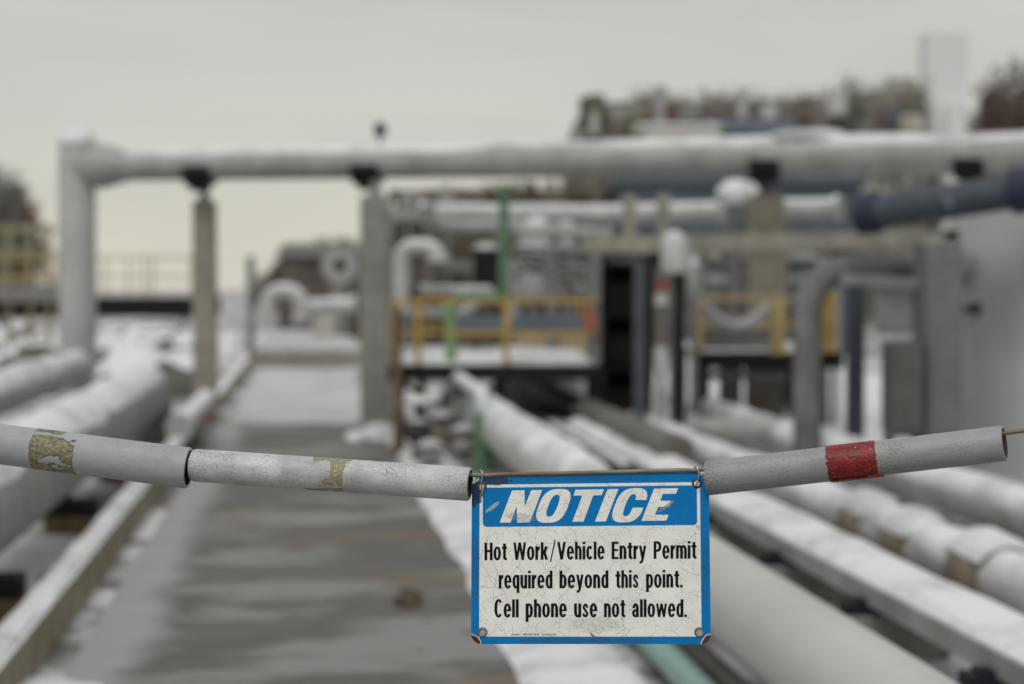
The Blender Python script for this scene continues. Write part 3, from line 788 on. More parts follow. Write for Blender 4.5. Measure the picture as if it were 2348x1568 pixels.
def line(body, x0, x1, y0, y1, cap, name='lettering', m=None, gap=.054, sp=.30):
    shp, wd = layout(body, gap, sp)
    vs_, fs_, lv = [], [], []
    for loops, k_ in shp:
        v_, f_ = fill2d([[(px * 100, -py * 100) for px, py in lp] for lp in loops])
        o_ = len(vs_)
        for (x, y) in v_:
            u = x / 100 / wd; vs_.append((x0 + (x1 - x0) * u, y0 + (y1 - y0) * u + y / 100 * cap)); lv.append(.00062 + .00002 * k_)
        fs_ += [tuple(i + o_ for i in f) for f in f_]
    v3 = [Sg(x, y, h) for (x, y), h in zip(vs_, lv)]; ff = []
    for f in fs_:
        nr = (v3[f[1]] - v3[f[0]]).cross(v3[f[2]] - v3[f[0]]); ff.append(f if nr.dot(FWD) < 0 else tuple(reversed(f)))
    b_ = MB(); b_.add(v3, ff); return b_.build(name, m or INK, root, uvs=[(x / 1000, -y / 1000) for x, y in vs_])
line('Hot', 175, 352, 819, 817, 139)
line('Work', 403, 676, 817, 814, 139)
flat('lettering', [(690, 830), (727, 657), (737, 657), (700, 830)], [(0, 1, 2, 3)], .00062, INK, root)
line('Vehicle', 748, 1122, 813, 811, 139)
line('Entry', 1177, 1450, 810, 808, 138)
line('Permit', 1508, 1845, 807, 805, 138)
line('required', 287, 711, 1041, 1039, 139)
line('beyond', 766, 1152, 1039, 1037, 139)
line('this', 1207, 1391, 1036, 1035, 139)
line('point.', 1448, 1737, 1034, 1033, 139)
line('Cell', 253, 445, 1268, 1268, 142)
line('phone', 499, 824, 1268, 1267, 142)
line('use', 881, 1064, 1267, 1267, 142)
line('not', 1117, 1284, 1267, 1266, 142)
line('allowed.', 1338, 1770, 1266, 1266, 140)
vs, fs = text2d('emedco   800-442-3633   emedco.com', .012)
mn, mx = min(p[0] for p in vs), max(p[0] for p in vs); ch = max(p[1] for p in vs)
flat('small_print', [(388 + 354 * (x - mn) / (mx - mn), 1409 - y / ch * 14) for x, y in vs], fs, .00062, mat('faded_ink', (.05, .05, .05), .5), root)
# eyelets
EY = mat('dull_eyelet_metal', (.20, .195, .18), .45, .6, .35, 60); EYD = mat('dark_eyelet_metal', (.075, .068, .055), .5, .5, .35, 60)
def ring(c, r0_, r1_, m, filled=None):
    prof = []
    vs, fs = [], []; n = 32
    cs = [(r0_, .0003), (r0_ + (r1_ - r0_) * .15, .0011), (r0_ + (r1_ - r0_) * .5, .0016), (r0_ + (r1_ - r0_) * .85, .0010), (r1_, .0003)]
    for (rr, h) in cs:
        for j in range(n):
            q = 2 * math.pi * j / n; vs.append((Sg(c[0] + rr * math.cos(q), c[1] + rr * math.sin(q), h + .0003)))
    for i in range(4):
        for j in range(n): fs.append((i * n + j, (i + 1) * n + j, (i + 1) * n + (j + 1) % n, i * n + (j + 1) % n))
    mb = MB(); mb.add(vs, fs, True)
    ob = mb.build('eyelet', m, root)
    if filled:
        m2 = MB(); m2.add([Sg(c[0] + (r0_ + 2) * math.cos(2 * math.pi * j / n), c[1] + (r0_ + 2) * math.sin(2 * math.pi * j / n), .0007) for j in range(n)], [tuple(reversed(range(n)))])
        m2.build('eyelet_plug', filled, ob)
PLUG = mat('grey_plug', (.33, .335, .33), .6, .1, .15, 60)
ring((150, 238), 21, 44, EYD); ring((1848, 213), 23, 40, EYD)
ring((160, 1385), 22, 40, EY, PLUG); ring((1868, 1386), 26, 40, EY, PLUG)
# wire ties
WIRE = mat('tie_wire', (.42, .41, .39), .4, .6, .2, 90)
def wire(name, pts, label, twist):
    P = [Sg(x, y, w_) for (x, y, w_) in pts]
    m = MB(); m.tube(smoothpts(P, 6), .00105, 8)
    tw = []
    for k_ in range(2):
        q = []
        for i in range(15):
            u = i / 14; a = u * 9.5 + k_ * math.pi
            x = twist[0] + (twist[2] - twist[0]) * u + 6 * math.cos(a); y = twist[1] + (twist[3] - twist[1]) * u
            q.append(Sg(x, y, .0035 + .0014 * math.sin(a)))
        m.tube(q, .00095, 7)
    tag(m.build(name, WIRE, loc=P[0]), label, 'wire tie', 'wire ties holding the sign')
wire('wire_tie', [(150, 250, -.004), (148, 190, -.006), (138, 126, -.005), (146, 112, .002), (158, 128, .006), (156, 170, .0055), (150, 215, .004), (152, 245, .001), (160, 270, .003)], 'twisted wire tie with a long loose tail, through the dirtier top eyelet', (166, 232, 152, 300))
wire('wire_tie', [(1850, 225, -.004), (1846, 170, -.006), (1836, 100, -.005), (1836, 80, .001), (1850, 90, .0055), (1860, 140, .006), (1854, 180, .005), (1848, 210, .002), (1850, 222, .001)], 'short wire tie through the clean top eyelet, beside the red-banded pipe', (1854, 195, 1842, 232))

# ------------------------------------------------------------------ long pipes that run with the walkway
def run(name, label, cat, X, z, r, y0, y1, m, caps=(), group=None, n=28, extra=None):
    t_ = thing(name, label, cat, (X, y0, 0), group)
    mb = MB(); mb.tube([(X, y0 + (y1 - y0) * i / 6, z) for i in range(7)] + (extra or []), r, n); mb.build('pipe_run', m, t_)
    for (a, b, th) in caps:
        s = MB(); s.snowcap((X, a, z), (X, b, z), r, th, 1.2 if r < .2 else .95, seed=X * 3 + a); s.build('snow_cap', SNOW, t_)
    return t_
XB, ZB = -1.52, .50
run('pipeline', 'fat snow-covered pipe on timber blocks, nearest the kerb', 'pipeline', XB, ZB, .25, 4.5, 18.6, mat('dull_grey_lagging', (.21, .21, .20), .6, 0, .2, 3, dirt=(.16, .155, .14)), [(6.0, 19.0, .035)], 'pipelines along the walkway',
    extra=fillet([(XB, 18.6, ZB), (XB, 19.4, ZB), (XB, 19.4, -.05)], .4)[1:])
def sleeper(X, y, wx, h, pad, label, mt=TIMB, grp='timber pipe supports'):
    t_ = thing('support_block', label, 'support block', (X, y, 0), grp)
    a = MB(); a.box((X, y, h * .37), (wx, .3, h * .74)); a.build('block', mt, t_, bevel=.01)
    c = MB(); c.box((X, y, h * .74 + pad / 2), (wx * 1.02, .24, pad)); c.box((X - wx * .2, y, h * .74 + pad + .03), (wx * .35, .2, .06)); c.build('pad', RUBBER, t_, bevel=.006)
sleeper(-1.42, 12.3, .30, .16, .09, 'brown timber block with black pad, farther of two beside the kerb')
sleeper(-1.42, 9.1, .30, .16, .09, 'brown timber block with black pad, nearer of two beside the kerb')
sleeper(-1.42, 15.6, .30, .16, .09, 'timber block in the dark gap under the far end of the fat pipe')

xA, yA = XY(180, 22.0)
zA = .62
run('pipeline', 'snow-topped pipe leading to the tall upright pipe', 'pipeline', xA, zA, .16, 7, yA - .2, PIPEG, [(7.2, yA - .3, .05)], 'pipelines along the walkway')

XD, ZD = par((2189, 1568), (1745, 1568), .165)
t = run('pipeline', 'smooth cream pipe, bare nearby and snow-covered farther off', 'pipeline', XD, ZD, .165, 4.5, 20.5, PIPECR, [(11.2, 20.6, .06)], 'pipelines along the walkway')
f_ = MB(); f_.tube([(XD, 20.4, ZD), (XD, 20.75, ZD)], .2, 28); f_.build('end_flange', PIPEG, t)
xt = 1.36
run('pipeline', 'thin teal pipe low beside the cream pipe', 'pipeline', xt, .10, .055, 4.5, 12, TEAL, (), 'pipelines along the walkway', 18)
run('pipeline', 'thin rusty brown pipe on the ground under the cream pipe', 'pipeline', 1.55, .055, .04, 4.5, 15, DKBR, (), 'pipelines along the walkway', 14)

# channel (cable tray) with snow, on padded sleepers
XF = 1.20 / ((1474 - VPY) / (2241 - VPX))
t = thing('cable_tray', 'long straight steel tray heaped with snow, between the cream pipe and lagged pipe', 'cable tray', (XF, 5, 0))
m = MB(); m.box((XF + .15, 12, .26), (.30, 17, .05)); m.box((XF - .012, 12, .2645), (.022, 17, .09)); m.build('channel', PIPEG, t, bevel=.006)
s = MB()
nxx, nyy = 8, 150; vs = []
for j in range(nyy + 1):
    for i in range(nxx + 1):
        u = i / nxx; y = 4.2 + 13.2 * j / nyy
        vs.append((XF - .01 + .33 * u + .02 * noise.noise(Vector((y, u * 3, 1))), y, .288 + (.055 + .03 * noise.noise(Vector((u * 2, y * 1.4, 4)))) * min(1, 5 * min(u, 1 - u)) ** .5))
s.add(vs, [(j * (nxx + 1) + i, j * (nxx + 1) + i + 1, (j + 1) * (nxx + 1) + i + 1, (j + 1) * (nxx + 1) + i) for j in range(nyy) for i in range(nxx)], True)
s.build('snow_cap', SNOW, t)
for i, y in enumerate((6.35, 7.85, 9.3, 10.9, 12.6)):
    t = thing('tray_support', ['nearest black-padded support under the snowy tray', 'second nearest black-padded support under the snowy tray', 'middle black-padded support under the snowy tray', 'fourth black-padded support along the snowy tray', 'farthest black-padded support under the snowy tray'][i], 'support', (XF - .03, y, 0), 'padded supports under the tray')
    a = MB(); a.box((XF + .1, y, .09), (.44, .14, .18)); a.build('foot', CONCG, t, bevel=.01)
    a = MB(); a.box((XF - .03, y, .205), (.17, .12, .05)); a.box((XF - .03, y, .235), (.09, .1, .02)); a.build('pad', mat('slate_rubber', (.016, .019, .026), .7), t, bevel=.005)
    if i < 4:
        b_ = MB(); b_.blob((XF - .17, y + .75, .03), (.17, .42, .11), i + 3, .3, 3, -.02)
        tag(b_.build('snow_lump', SNOW, loc=(XF - .17, y + .75, 0)), ['oval snow lump beside the tray, just past the nearest pad', 'snow lump beside the tray, past the second nearest pad', 'snow lump beside the tray, past the middle pad', 'snow lump beside the tray, past the fourth pad'][i], 'snow lump', 'snow lumps beside the tray')

XH, ZH = par((2347, 1290), (2347, 1430), .12)
t = run('pipeline', 'snow-capped pipe with tan lagging showing at its saddles', 'pipeline', XH, ZH, .12, 4.5, 19, PIPEW, [(4.6, 19, .05)], 'pipelines along the walkway')
for (px, py) in ((2015, 1221), (2140, 1268), (2285, 1345)):
    q = (py - VPY); y = (H - ZH) / (K * q)
    a = MB(); a.tube([(XH, y - .17, ZH), (XH, y - .1, ZH), (XH, y + .16, ZH), (XH, y + .2, ZH)], [.125, .15 + .02 * (px > 2200), .15 + .02 * (px > 2200), .125], 26); a.box((XH - .05, y, .1), (.16, .2, .2))
    a.build('saddle', TAN, t)
    s = MB(); s.snowcap((XH, y - .24, ZH), (XH, y + .28, ZH), .15 + .02 * (px > 2200), .06, .95, seed=py); s.build('snow_cap', SNOW, t)
XI, ZI = par((2347, 1130), (2347, 1243), .13)
t = run('pipeline', 'snow-covered pipe with a flange, running beside the grey tank', 'pipeline', XI, ZI, .13, 4.5, 20, PIPEG, [(4.6, 8.95, .06), (9.2, 20, .06)], 'pipelines along the walkway')
yI = 9.07
a = MB(); a.tube([(XI, yI - .05, ZI), (XI, yI + .05, ZI)], .19, 28); a.build('flange', PIPEG, t)
xk, yk = XY(2290, 8.9)
t = thing('snowed_valve', 'rounded valve bonnet buried in snow below the grey tank', 'valve', (XI + .42, 9.0, 0))
a = MB(); a.lathe((XI + .42, 9.0, 0), [(.16, 0), (.16, .25), (.2, .28), (.2, .36), (.12, .42), (.1, .46)], 22); a.build('body', PIPEG, t)
a = MB(); a.blob((XI + .42, 9.0, .46), (.25, .3, .15), 3, .2, 3, -.06); a.build('snow_cap', SNOW, t)
run('pipeline', 'dark brown bare pipe leading under the platform toward the black rack', 'pipeline', 2.55, .36, .13, 13.5, 26, DKBR, (), 'pipelines along the walkway')
run('pipeline', 'thinner dark pipe next to the bare brown pipe', 'pipeline', 2.22, .22, .075, 13.5, 25, DKST, (), 'pipelines along the walkway', 18)

# ------------------------------------------------------------------ overhead pipe, its upright and posts
def onG(px):        # depth of the overhead line at an image column
    return 22.0 - 2.1 * (px - 215) / 2132
ZO = 2.84
def OG(px): x, y = XY(px, onG(px)); return Vector((x, y, ZO))
t = thing('overhead_pipe', 'large grey overhead pipe crossing the yard, snow along its top', 'overhead pipe', OG(215))
a = MB(); a.tube([OG(180), OG(236), OG(300), OG(900), OG(1600), OG(2600)], [.19, .25, .165, .172, .19, .20], 32); a.build('pipe_run', PIPEG, t)
s = MB(); s.snowcap(OG(290), OG(1400), .165, .03, .9, seed=2); s.build('snow_cap', SNOW, t)
s = MB(); s.snowcap(OG(1380), OG(2600), .182, .055, 1.0, seed=6, taper=False); s.build('snow_cap', SNOW, t)
s = MB(); s.blob(OG(1850) + Vector((0, 0, .20)), (.42, .19, .08), 9, .25, 3); s.build('snow_heap', SNOW, t)
a = MB(); p = OG(872); a.tube([p + Vector((0, 0, .15)), p + Vector((0, 0, .36))], .018, 8); a.build('gauge_stem', BLUEG, t)
a = MB(); a.lathe(p + Vector((-.0, 0, .36)), [(.0, -.07), (.05, -.05), (.075, 0), (.05, .05), (.0, .07)], 14, (0.2, -1, 0)); a.box(p + Vector((.0, 0, .30)), (.13, .03, .03)); a.build('gauge', BLUE, t)
for px, rr in ((460, .0), (843, 0), (1752, .02), (2215, .02)):
    p = OG(px); c = MB()
    ax = (OG(2300) - OG(300)).normalized()
    c.tube([p - ax * .15 + Vector((0, -.03, -.08)), p + ax * .15 + Vector((0, -.03, -.08))], .155 + rr, 18)
    c.box(p + Vector((0, -.02, -.25)), (.16, .2, .08), rz=math.atan2(ax.y, ax.x)); c.build('clamp', BLACK, t)
# upright
x, y = XY(178, 22.05); zc = Z(322, 22)
t = thing('upright_pipe', 'tall pale grey upright pipe with a snow cap, standing in the left yard', 'upright pipe', (x, y, 0))
a = MB(); a.tube([(x, y, 0), (x, y, .5), (x, y, 1.5), (x, y, zc - .2), (x, y, zc - .05), (x, y, zc + .03)], [.205, .205, .205, .205, .17, .08], 30); a.build('pipe_run', mat('pale_grey_lagging', (.40, .395, .39), .6, 0, .12, 1.5), t)
a = MB(); a.blob((x, y, zc - .02), (.22, .22, .16), 4, .12, 3, -.08); a.build('snow_cap', SNOW, t)
a = MB(); a.tube([(x, y, .0), (x, y, .12)], .3, 26); a.build('base_flange', PIPEG, t)

def post(px, w_px, d, ytop, label, m, depth=None, name='concrete_post', cap=True, rz=-YAW, group=None, zb=0.0):
    x, y = XY(px, d); z1 = Z(ytop, d); w_ = w_px * K * d
    t_ = thing(name, label, 'post', (x, y, zb), group)
    a_ = MB(); a_.box((x, y, (z1 + zb) / 2), (w_, depth or w_, z1 - zb), rz); a_.build('shaft', m, t_, bevel=.012)
    if cap:
        b_ = MB(); b_.box((x, y, z1 + .02), (w_ * .55, (depth or w_) * .55, .04), rz); b_.box((x, y, z1 + .1), (w_ * .3, .12, .14), rz); b_.build('head_plate', GALV, t_, bevel=.004)
    return t_
post(470, 50, 22.0, 462, 'slim beige concrete post holding the overhead pipe near its left bend', CONC)
post(862, 68, 20.9, 452, 'wide grey concrete post at the walkway edge under the overhead pipe', CONCG)
post(1752, 80, 20.6, 452, 'beige-brown concrete post under the overhead pipe, behind the concrete beam', mat('brown_concrete', (.19, .17, .135), .85, 0, .2, 4))
x, y = XY(468, 19.4)
t = thing('marker_stub', 'short marker stub with a faded red top beside the kerb', 'marker post', (x, y, 0))
a = MB(); a.lathe((x, y, 0), [(.07, 0), (.07, .12), (.085, .13), (.085, .2), (0.0, .24)], 16); a.build('stub', CABL, t)
a = MB(); a.tube([(x, y, .20), (x, y, .29), (x, y, .31)], [.09, .085, .05], 16); a.build('cap', mat('faded_red', (.38, .14, .13), .6), t)
# small stub pipe beside the fat pipe's end
x, y = XY(445, 18.6)
t = thing('stub_pipe', 'short capped pale pipe end lying by the slim concrete post', 'pipe', (x, y, 0))
a = MB(); a.tube([(x - .05, y - 1.4, .30), (x + .08, y + .6, .42)], .1, 20); a.tube([(x - .055, y - 1.47, .295), (x - .045, y - 1.38, .302)], .125, 20); a.build('pipe_run', PIPEW, t)
a = MB(); a.box((x - .02, y - .9, .12), (.12, .12, .24)); a.build('leg', DKST, t)

RUSTY = mat('rusty_iron', (.10, .065, .03), .85, 0, .5, 14, dirt=(.02, .018, .015))
for i, (px, py, sz) in enumerate(((935, 1392, .09),)):
    d_ = H / (K * (py - VPY)); x, y = XY(px, d_)
    a = MB(); a.box((x, y, .018), (sz, sz * 1.3, .02), .5); a.tube([(x - sz * .7, y + .02, .03), (x, y + .05, .03), (x + sz * .6, y + .3, .02)], .012, 8); a.box((x + .03, y + .3, .015), (sz * .5, sz * 2.4, .02), .3)
    tag(a.build('scrap_iron', RUSTY, loc=(x, y, 0)), 'flat rusty scrap of iron lying on the walkway left of the sign', 'scrap')

# ------------------------------------------------------------------ raised slab and pipework at the end of the walkway
x0, _ = XY(578, 38); x1, _ = XY(838, 38)
t = thing('raised_slab', 'low beige concrete slab closing the far end of the walkway, snow on top', 'concrete slab', ((x0 + x1) / 2, 38, 0))
a = MB(); a.box(((x0 + x1) / 2, 46, .165), (x1 - x0, 16, .33)); a.build('slab', CONC, t, bevel=.02)
s = MB(); vs = []
for j in range(21):
    for i in range(21):
        u, v = i / 20, j / 20
        vs.append((x0 + .03 + (x1 - x0 - .06) * u, 38.05 + 15.9 * v, .325 + .07 * min(1, 8 * min(u, 1 - u), 10 * min(v, 1 - v)) ** .5 * (1 + .5 * noise.noise(Vector((u * 5, v * 9, 2))))))
s.add(vs, [(j * 21 + i, j * 21 + i + 1, (j + 1) * 21 + i + 1, (j + 1) * 21 + i) for j in range(20) for i in range(20)], True); s.build('snow_cover', SLUSH, t)
def elbowpipe(label, pts, r, m, rad, group='pipe bends at the far end', caps=True, name='pipe_bend', n=20):
    P = [W(*p) if len(p) == 3 and p[2] > 5 else Vector(p) for p in pts]
    t_ = thing(name, label, 'pipe', (P[0].x, P[0].y, 0), group)
    a_ = MB(); a_.tube(fillet(P, rad), r, n); a_.build('pipe_run', m, t_)
    for i in (0, -1):
        if caps:
            q = (P[1] - P[0]).normalized() if i == 0 else (P[-2] - P[-1]).normalized()
            b_ = MB(); b_.tube([P[i], P[i] + q * .07], r * 1.35, n); b_.build('flange', m, t_)
    return t_
elbowpipe('white pipe bend like an arch beyond the low concrete slab', [(612, 760, 42), (612, 668, 42), (690, 668, 42), (690, 740, 42)], .17, PIPEW, .3)
elbowpipe('level white pipe next to the arch-shaped one beyond the slab', [(690, 705, 43), (745, 702, 43), (815, 700, 43)], .17, PIPEW, .28)
p = W(778, 608, 46)
t = thing('blind_flange', 'round white flange with a dark centre beside the wide grey post', 'flange', (p.x, p.y, 0))
a = MB(); a.lathe(p, [(.0, .0), (.42, .0), (.42, .12), (.2, .14), (.2, .8)], 28, (0.1, 1, 0)); a.build('disc', PIPEG, t)
a = MB(); a.lathe(p - Vector((.0, .02, 0)), [(.0, 0), (.14, 0), (.14, .05)], 20, (0.1, 1, 0)); a.build('bore', BLACK, t)
a = MB(); a.tube([(p.x, p.y + .4, 0), (p.x, p.y + .4, p.z)], .18, 18); a.build('stand', PIPEG, t)
post(575, 18, 40, 588, 'thin grey steel post at the corner of the low slab', GALV, name='steel_post', cap=False)
a = post(800, 45, 47, 690, 'brownish squat cabinet behind the white pipe bends', mat('cabinet_brown', (.16, .12, .09), .7, 0, .2, snow=.4), name='squat_cabinet', cap=False); a['category'] = 'cabinet'
a = post(745, 50, 46, 705, 'pale square box behind the white pipe bends', mat('cabinet_pale', (.42, .39, .35), .7, 0, .2, snow=.4), name='pale_box', cap=False); a['category'] = 'box'
# far dark wagon-like shed behind
def shed(name, label, px0, px1, d, ytop, dep, m, roof, rm, cat='building', eave=.15, rise=.0, win=None, ybot=None):
    xa, ya = XY(px0, d); xb, yb = XY(px1, d); z1 = Z(ytop, d)
    c = Vector(((xa + xb) / 2, (ya + yb) / 2, 0)); wd = math.hypot(xb - xa, yb - ya); bx = FWD.copy(); bx.z = 0; bx.normalize()
    c2 = c + bx * dep / 2; t_ = thing(name, label, cat, c2)
    a_ = MB(); a_.box((c2.x, c2.y, z1 / 2), (wd, dep, z1), -YAW); a_.build('wall', m, t_)
    r_ = MB(); rt = Matrix.Rotation(-YAW, 3, 'Z')
    if rise > 0:
        w2, d2 = wd / 2 + eave, dep / 2 + eave
        v_ = [(-w2, -d2, z1 + .003), (w2, -d2, z1 + .003), (w2, d2, z1 + .003), (-w2, d2, z1 + .003), (-w2, 0, z1 + rise), (w2, 0, z1 + rise)]
        r_.add([c2 + rt @ Vector(q) for q in v_], [(0, 1, 5, 4), (2, 3, 4, 5), (3, 0, 4), (1, 2, 5), (3, 2, 1, 0)])
    else: r_.box((c2.x, c2.y, z1 + .103), (wd + 2 * eave, dep + 2 * eave, .2), -YAW)
    r_.build('roof', rm, t_)
    for (u, v, ww, hh, mm) in (win or []):
        q = c + rt @ Vector(((u - .5) * wd, -.02, 0)); w_ = MB(); w_.box((q.x, q.y, z1 * v), (ww, .08, hh), -YAW); w_.build('window', mm, t_)
    return t_
shed('dark_shed', 'low dark shed with a snowy roof beyond the end of the walkway', 640, 835, 62, 590, 5, mat('dark_shed_wall', (.11, .095, .08), .8, 0, .3, 1), 1, mat('shed_roof', (.12, .115, .105), .8, 0, .2), rise=.5)

# ------------------------------------------------------------------ yellow-railed platforms
def platform(label, px0, px1, d, ybot, ytop_rail, dep, posts, m_r, legs, beam_t=.1, group='railed platforms', deck_snow=True):
    """raised deck: front edge runs across the picture"""
    xa, ya = XY(px0, d); xb, yb = XY(px1, d); zd = Z(ybot, d)
    A, Bv = Vector((xa, ya, zd)), Vector((xb, yb, zd)); ax = (Bv - A).normalized(); bk = Vector((-ax.y, ax.x, 0))
    t_ = thing('access_platform', label, 'platform', (xa, ya, 0), group)
    rz = math.atan2(ax.y, ax.x); L_ = (Bv - A).length; c = (A + Bv) / 2 + bk * dep / 2
    a_ = MB(); a_.box((c.x, c.y, zd - .03), (L_, dep, .06), rz); a_.build('deck', GALV, t_)
    for o_ in (-.03, dep + .03):
        a_ = MB(); q = (A + Bv) / 2 + bk * o_; a_.box((q.x, q.y, zd - beam_t * .55), (L_ + .06, .06, beam_t * 1.1), rz)
        a_.build('edge_beam', BLACK, t_)
    if deck_snow:
        vs_ = []; nn = 30
        for j in range(13):
            for i in range(nn + 1):
                u, v = i / nn, j / 12
                pt = A + (Bv - A) * (.01 + .98 * u) + bk * dep * (.01 + .98 * v)
                vs_.append(pt + Vector((0, 0, .002 + .06 * min(1, 12 * min(u, 1 - u), 6 * min(v, 1 - v)) ** .5 * (1 + .7 * noise.noise(pt * 1.5)))))
        a_ = MB(); a_.add(vs_, [(j * (nn + 1) + i, j * (nn + 1) + i + 1, (j + 1) * (nn + 1) + i + 1, (j + 1) * (nn + 1) + i) for j in range(12) for i in range(nn)], True); a_.build('snow_cover', SNOW, t_)
    zr = Z(ytop_rail, d)
    for (off, ps) in ((.02, posts[0]), (dep - .02, posts[1])):
        for px in ps:
            u = (px - px0) / (px1 - px0); q = A + (Bv - A) * u + bk * off
            a_ = MB(); a_.box((q.x, q.y, (zd + zr) / 2), (.055, .055, zr - zd), rz); a_.build('railing_post', m_r, t_)
        if ps:
            for h_ in (1.0, .5):
                q0 = A + bk * off; q1 = Bv + bk * off; z_ = zd + (zr - zd) * h_
                a_ = MB(); a_.beam((q0.x, q0.y, z_), (q1.x, q1.y, z_), .034, .034); a_.build('rail', m_r, t_)
    for px, o_ in legs:
        u = (px - px0) / (px1 - px0); q = A + (Bv - A) * u + bk * o_
        a_ = MB(); a_.box((q.x, q.y, (zd - .06) / 2), (.09, .09, zd - .06), rz); a_.build('leg', BLACK, t_)
    return t_
platform('railed yellow platform beside the wide grey post, snow on its deck', 897, 1372, 18.0, 836, 690, 4.6, ([903, 958, 1160], [1010, 1368]), YEL, [(915, .03), (1150, .03), (1365, .03), (915, 4.5), (1365, 4.5)], .125)
platform('railed yellow platform behind the black pole, hose on its railing', 1600, 1925, 19.5, 806, 684, 4.0, ([1605], [1700, 1915]), YELP, [(1610, .03), (1820, .03), (1920, 3.9)], .15, deck_snow=False)
post(1782, 34, 18.9, 690, 'wide pale yellow post at the platform behind the black pole', YELP, name='yellow_post', cap=False, zb=Z(812, 18.9))
post(1900, 26, 19.4, 668, 'deep yellow post half hidden by the grey pipe bend', mat('mustard_paint', (.30, .195, .045), .6), name='yellow_post', cap=False, zb=Z(808, 19.4))
post(910, 20, 17.75, 700, 'rusty orange-brown corner post against the wide grey concrete post', mat('orange_paint', (.13, .085, .045), .6), name='yellow_post', cap=False)
# panels hanging on the rail
def box_thing(name, label, cat, px, py, d, w_px, h_px, dep, m, group=None, snow=False, legs=False, lip=False):
    p_ = W(px, py, d); w_, h_ = w_px * K * d, h_px * K * d
    t_ = thing(name, label, cat, (p_.x, p_.y, max(0, p_.z - h_ / 2)), group)
    a_ = MB(); a_.box(p_, (w_, dep, h_), -YAW); a_.build('body', m, t_, bevel=min(.015, w_ * .08))
    f_ = MB(); rt = Matrix.Rotation(-YAW, 3, 'Z')
    f_.box(p_ + rt @ Vector((0, -dep / 2 - .006, 0)), (w_ * .84, .012, h_ * .86), -YAW); f_.build('door', m, t_, bevel=.004)
    if snow:
        s_ = MB(); s_.blob(p_ + Vector((0, 0, h_ / 2)), (w_ * .52, dep * .52, .07), px, .15, 3, -.01); s_.build('snow_cap', SNOW, t_)
    if legs:
        for q in (-.42, .42):
            l_ = MB(); b0 = p_ + rt @ Vector((q * w_, 0, 0)); l_.box((b0.x, b0.y, (p_.z - h_ / 2) / 2), (.06, .06, p_.z - h_ / 2), -YAW); l_.build('leg', DKST, t_)
    return t_
box_thing('ribbed_board', 'dull grey board along the foot of the railing behind the black pole', 'board', 1690, 778, 19.6, 175, 42, .06, mat('board_grey', (.12, .125, .12), .7, 0, .3))
box_thing('electrical_box', 'small black box on the platform behind the green pipe', 'electrical box', 1114, 613, 21.5, 58, 84, .35, BLACK, snow=True, legs=True)
box_thing('hanging_board', 'flat grey panel hung on the middle of the yellow railing', 'panel', 1275, 742, 20.0, 205, 34, .05, BLUEG, 'panels on the platform railing')
box_thing('hanging_board', 'flat grey panel at the pale green pipe on the railing', 'panel', 1100, 742, 20.0, 110, 34, .05, BLUEG, 'panels on the platform railing')
box_thing('dark_crate', 'dark brown crate on the platform deck behind the railing', 'crate', 1090, 772, 20.6, 100, 40, .4, mat('crate_brown', (.09, .065, .03), .8), legs=False)
box_thing('tan_board', 'tan board behind the right half of the yellow railing', 'board', 1275, 782, 21.0, 180, 56, .06, mat('board_tan', (.36, .28, .16), .8))
box_thing('warning_plate', 'small red and orange plate at the platform corner near the black rack', 'plate', 1352, 735, 17.9, 26, 46, .02, mat('plate_red', (.38, .10, .05), .6))
# pipes over the platform
elbowpipe('green pipe rising from the yellow platform and turning level', [(1155, 425, 19.3), (1155, 684, 19.3), (1040, 684, 19.3)], .05, GRN, .09, 'small pipes over the platform', name='green_pipe')
elbowpipe('pale green upright pipe at the front of the yellow platform', [(1033, 690, 18.3), (1033, 760, 18.3), (1033, 846, 18.3)], .055, GRNP, .02, 'small pipes over the platform', name='green_pipe')
elbowpipe('white gooseneck pipe beside the wide grey post', [(918, 716, 20.6), (918, 566, 20.6), (1005, 566, 20.6), (1005, 600, 20.6)], .085, PIPEW, .14, 'small pipes over the platform', name='gooseneck_pipe')
elbowpipe('thin white handrail pipe above the yellow railing', [(905, 716, 21), (1060, 716, 21), (1140, 665, 21), (960, 665, 21)], .045, PIPEW, .03, 'small pipes over the platform', name='white_pipe')
elbowpipe('long white snowy pipe at mid height behind the rack', [(965, 488, 26), (1400, 490, 25.6), (1660, 482, 25.2)], .115, PIPEW, .3, 'level white pipes behind the beam', name='white_pipe')
elbowpipe('shorter white pipe between the beige-brown post and blue arm', [(1775, 478, 24.8), (1850, 477, 24.6), (1925, 476, 24.4)], .115, PIPEW, .3, 'level white pipes behind the beam', name='white_pipe')
elbowpipe('grey sagging pipe behind the green upright pipe', [(975, 470, 24), (1010, 520, 24), (1180, 520, 24), (1400, 540, 24)], .085, PIPEG, .3, 'level white pipes behind the beam', name='grey_pipe')
p = W(1690, 450, 24.5)
t = thing('snowed_valve', 'valve as a round snow lump on the white pipe beside the beige-brown post', 'valve', (p.x, p.y, 0))
b = MB(); b.blob(p, (.26, .2, .2), 3, .25, 3, -.1); b.build('snow_cap', SNOW, t)
b = MB(); b.tube([(p.x, p.y, 0), (p.x, p.y, p.z)], .045, 10); b.build('stem', CONCG, t)
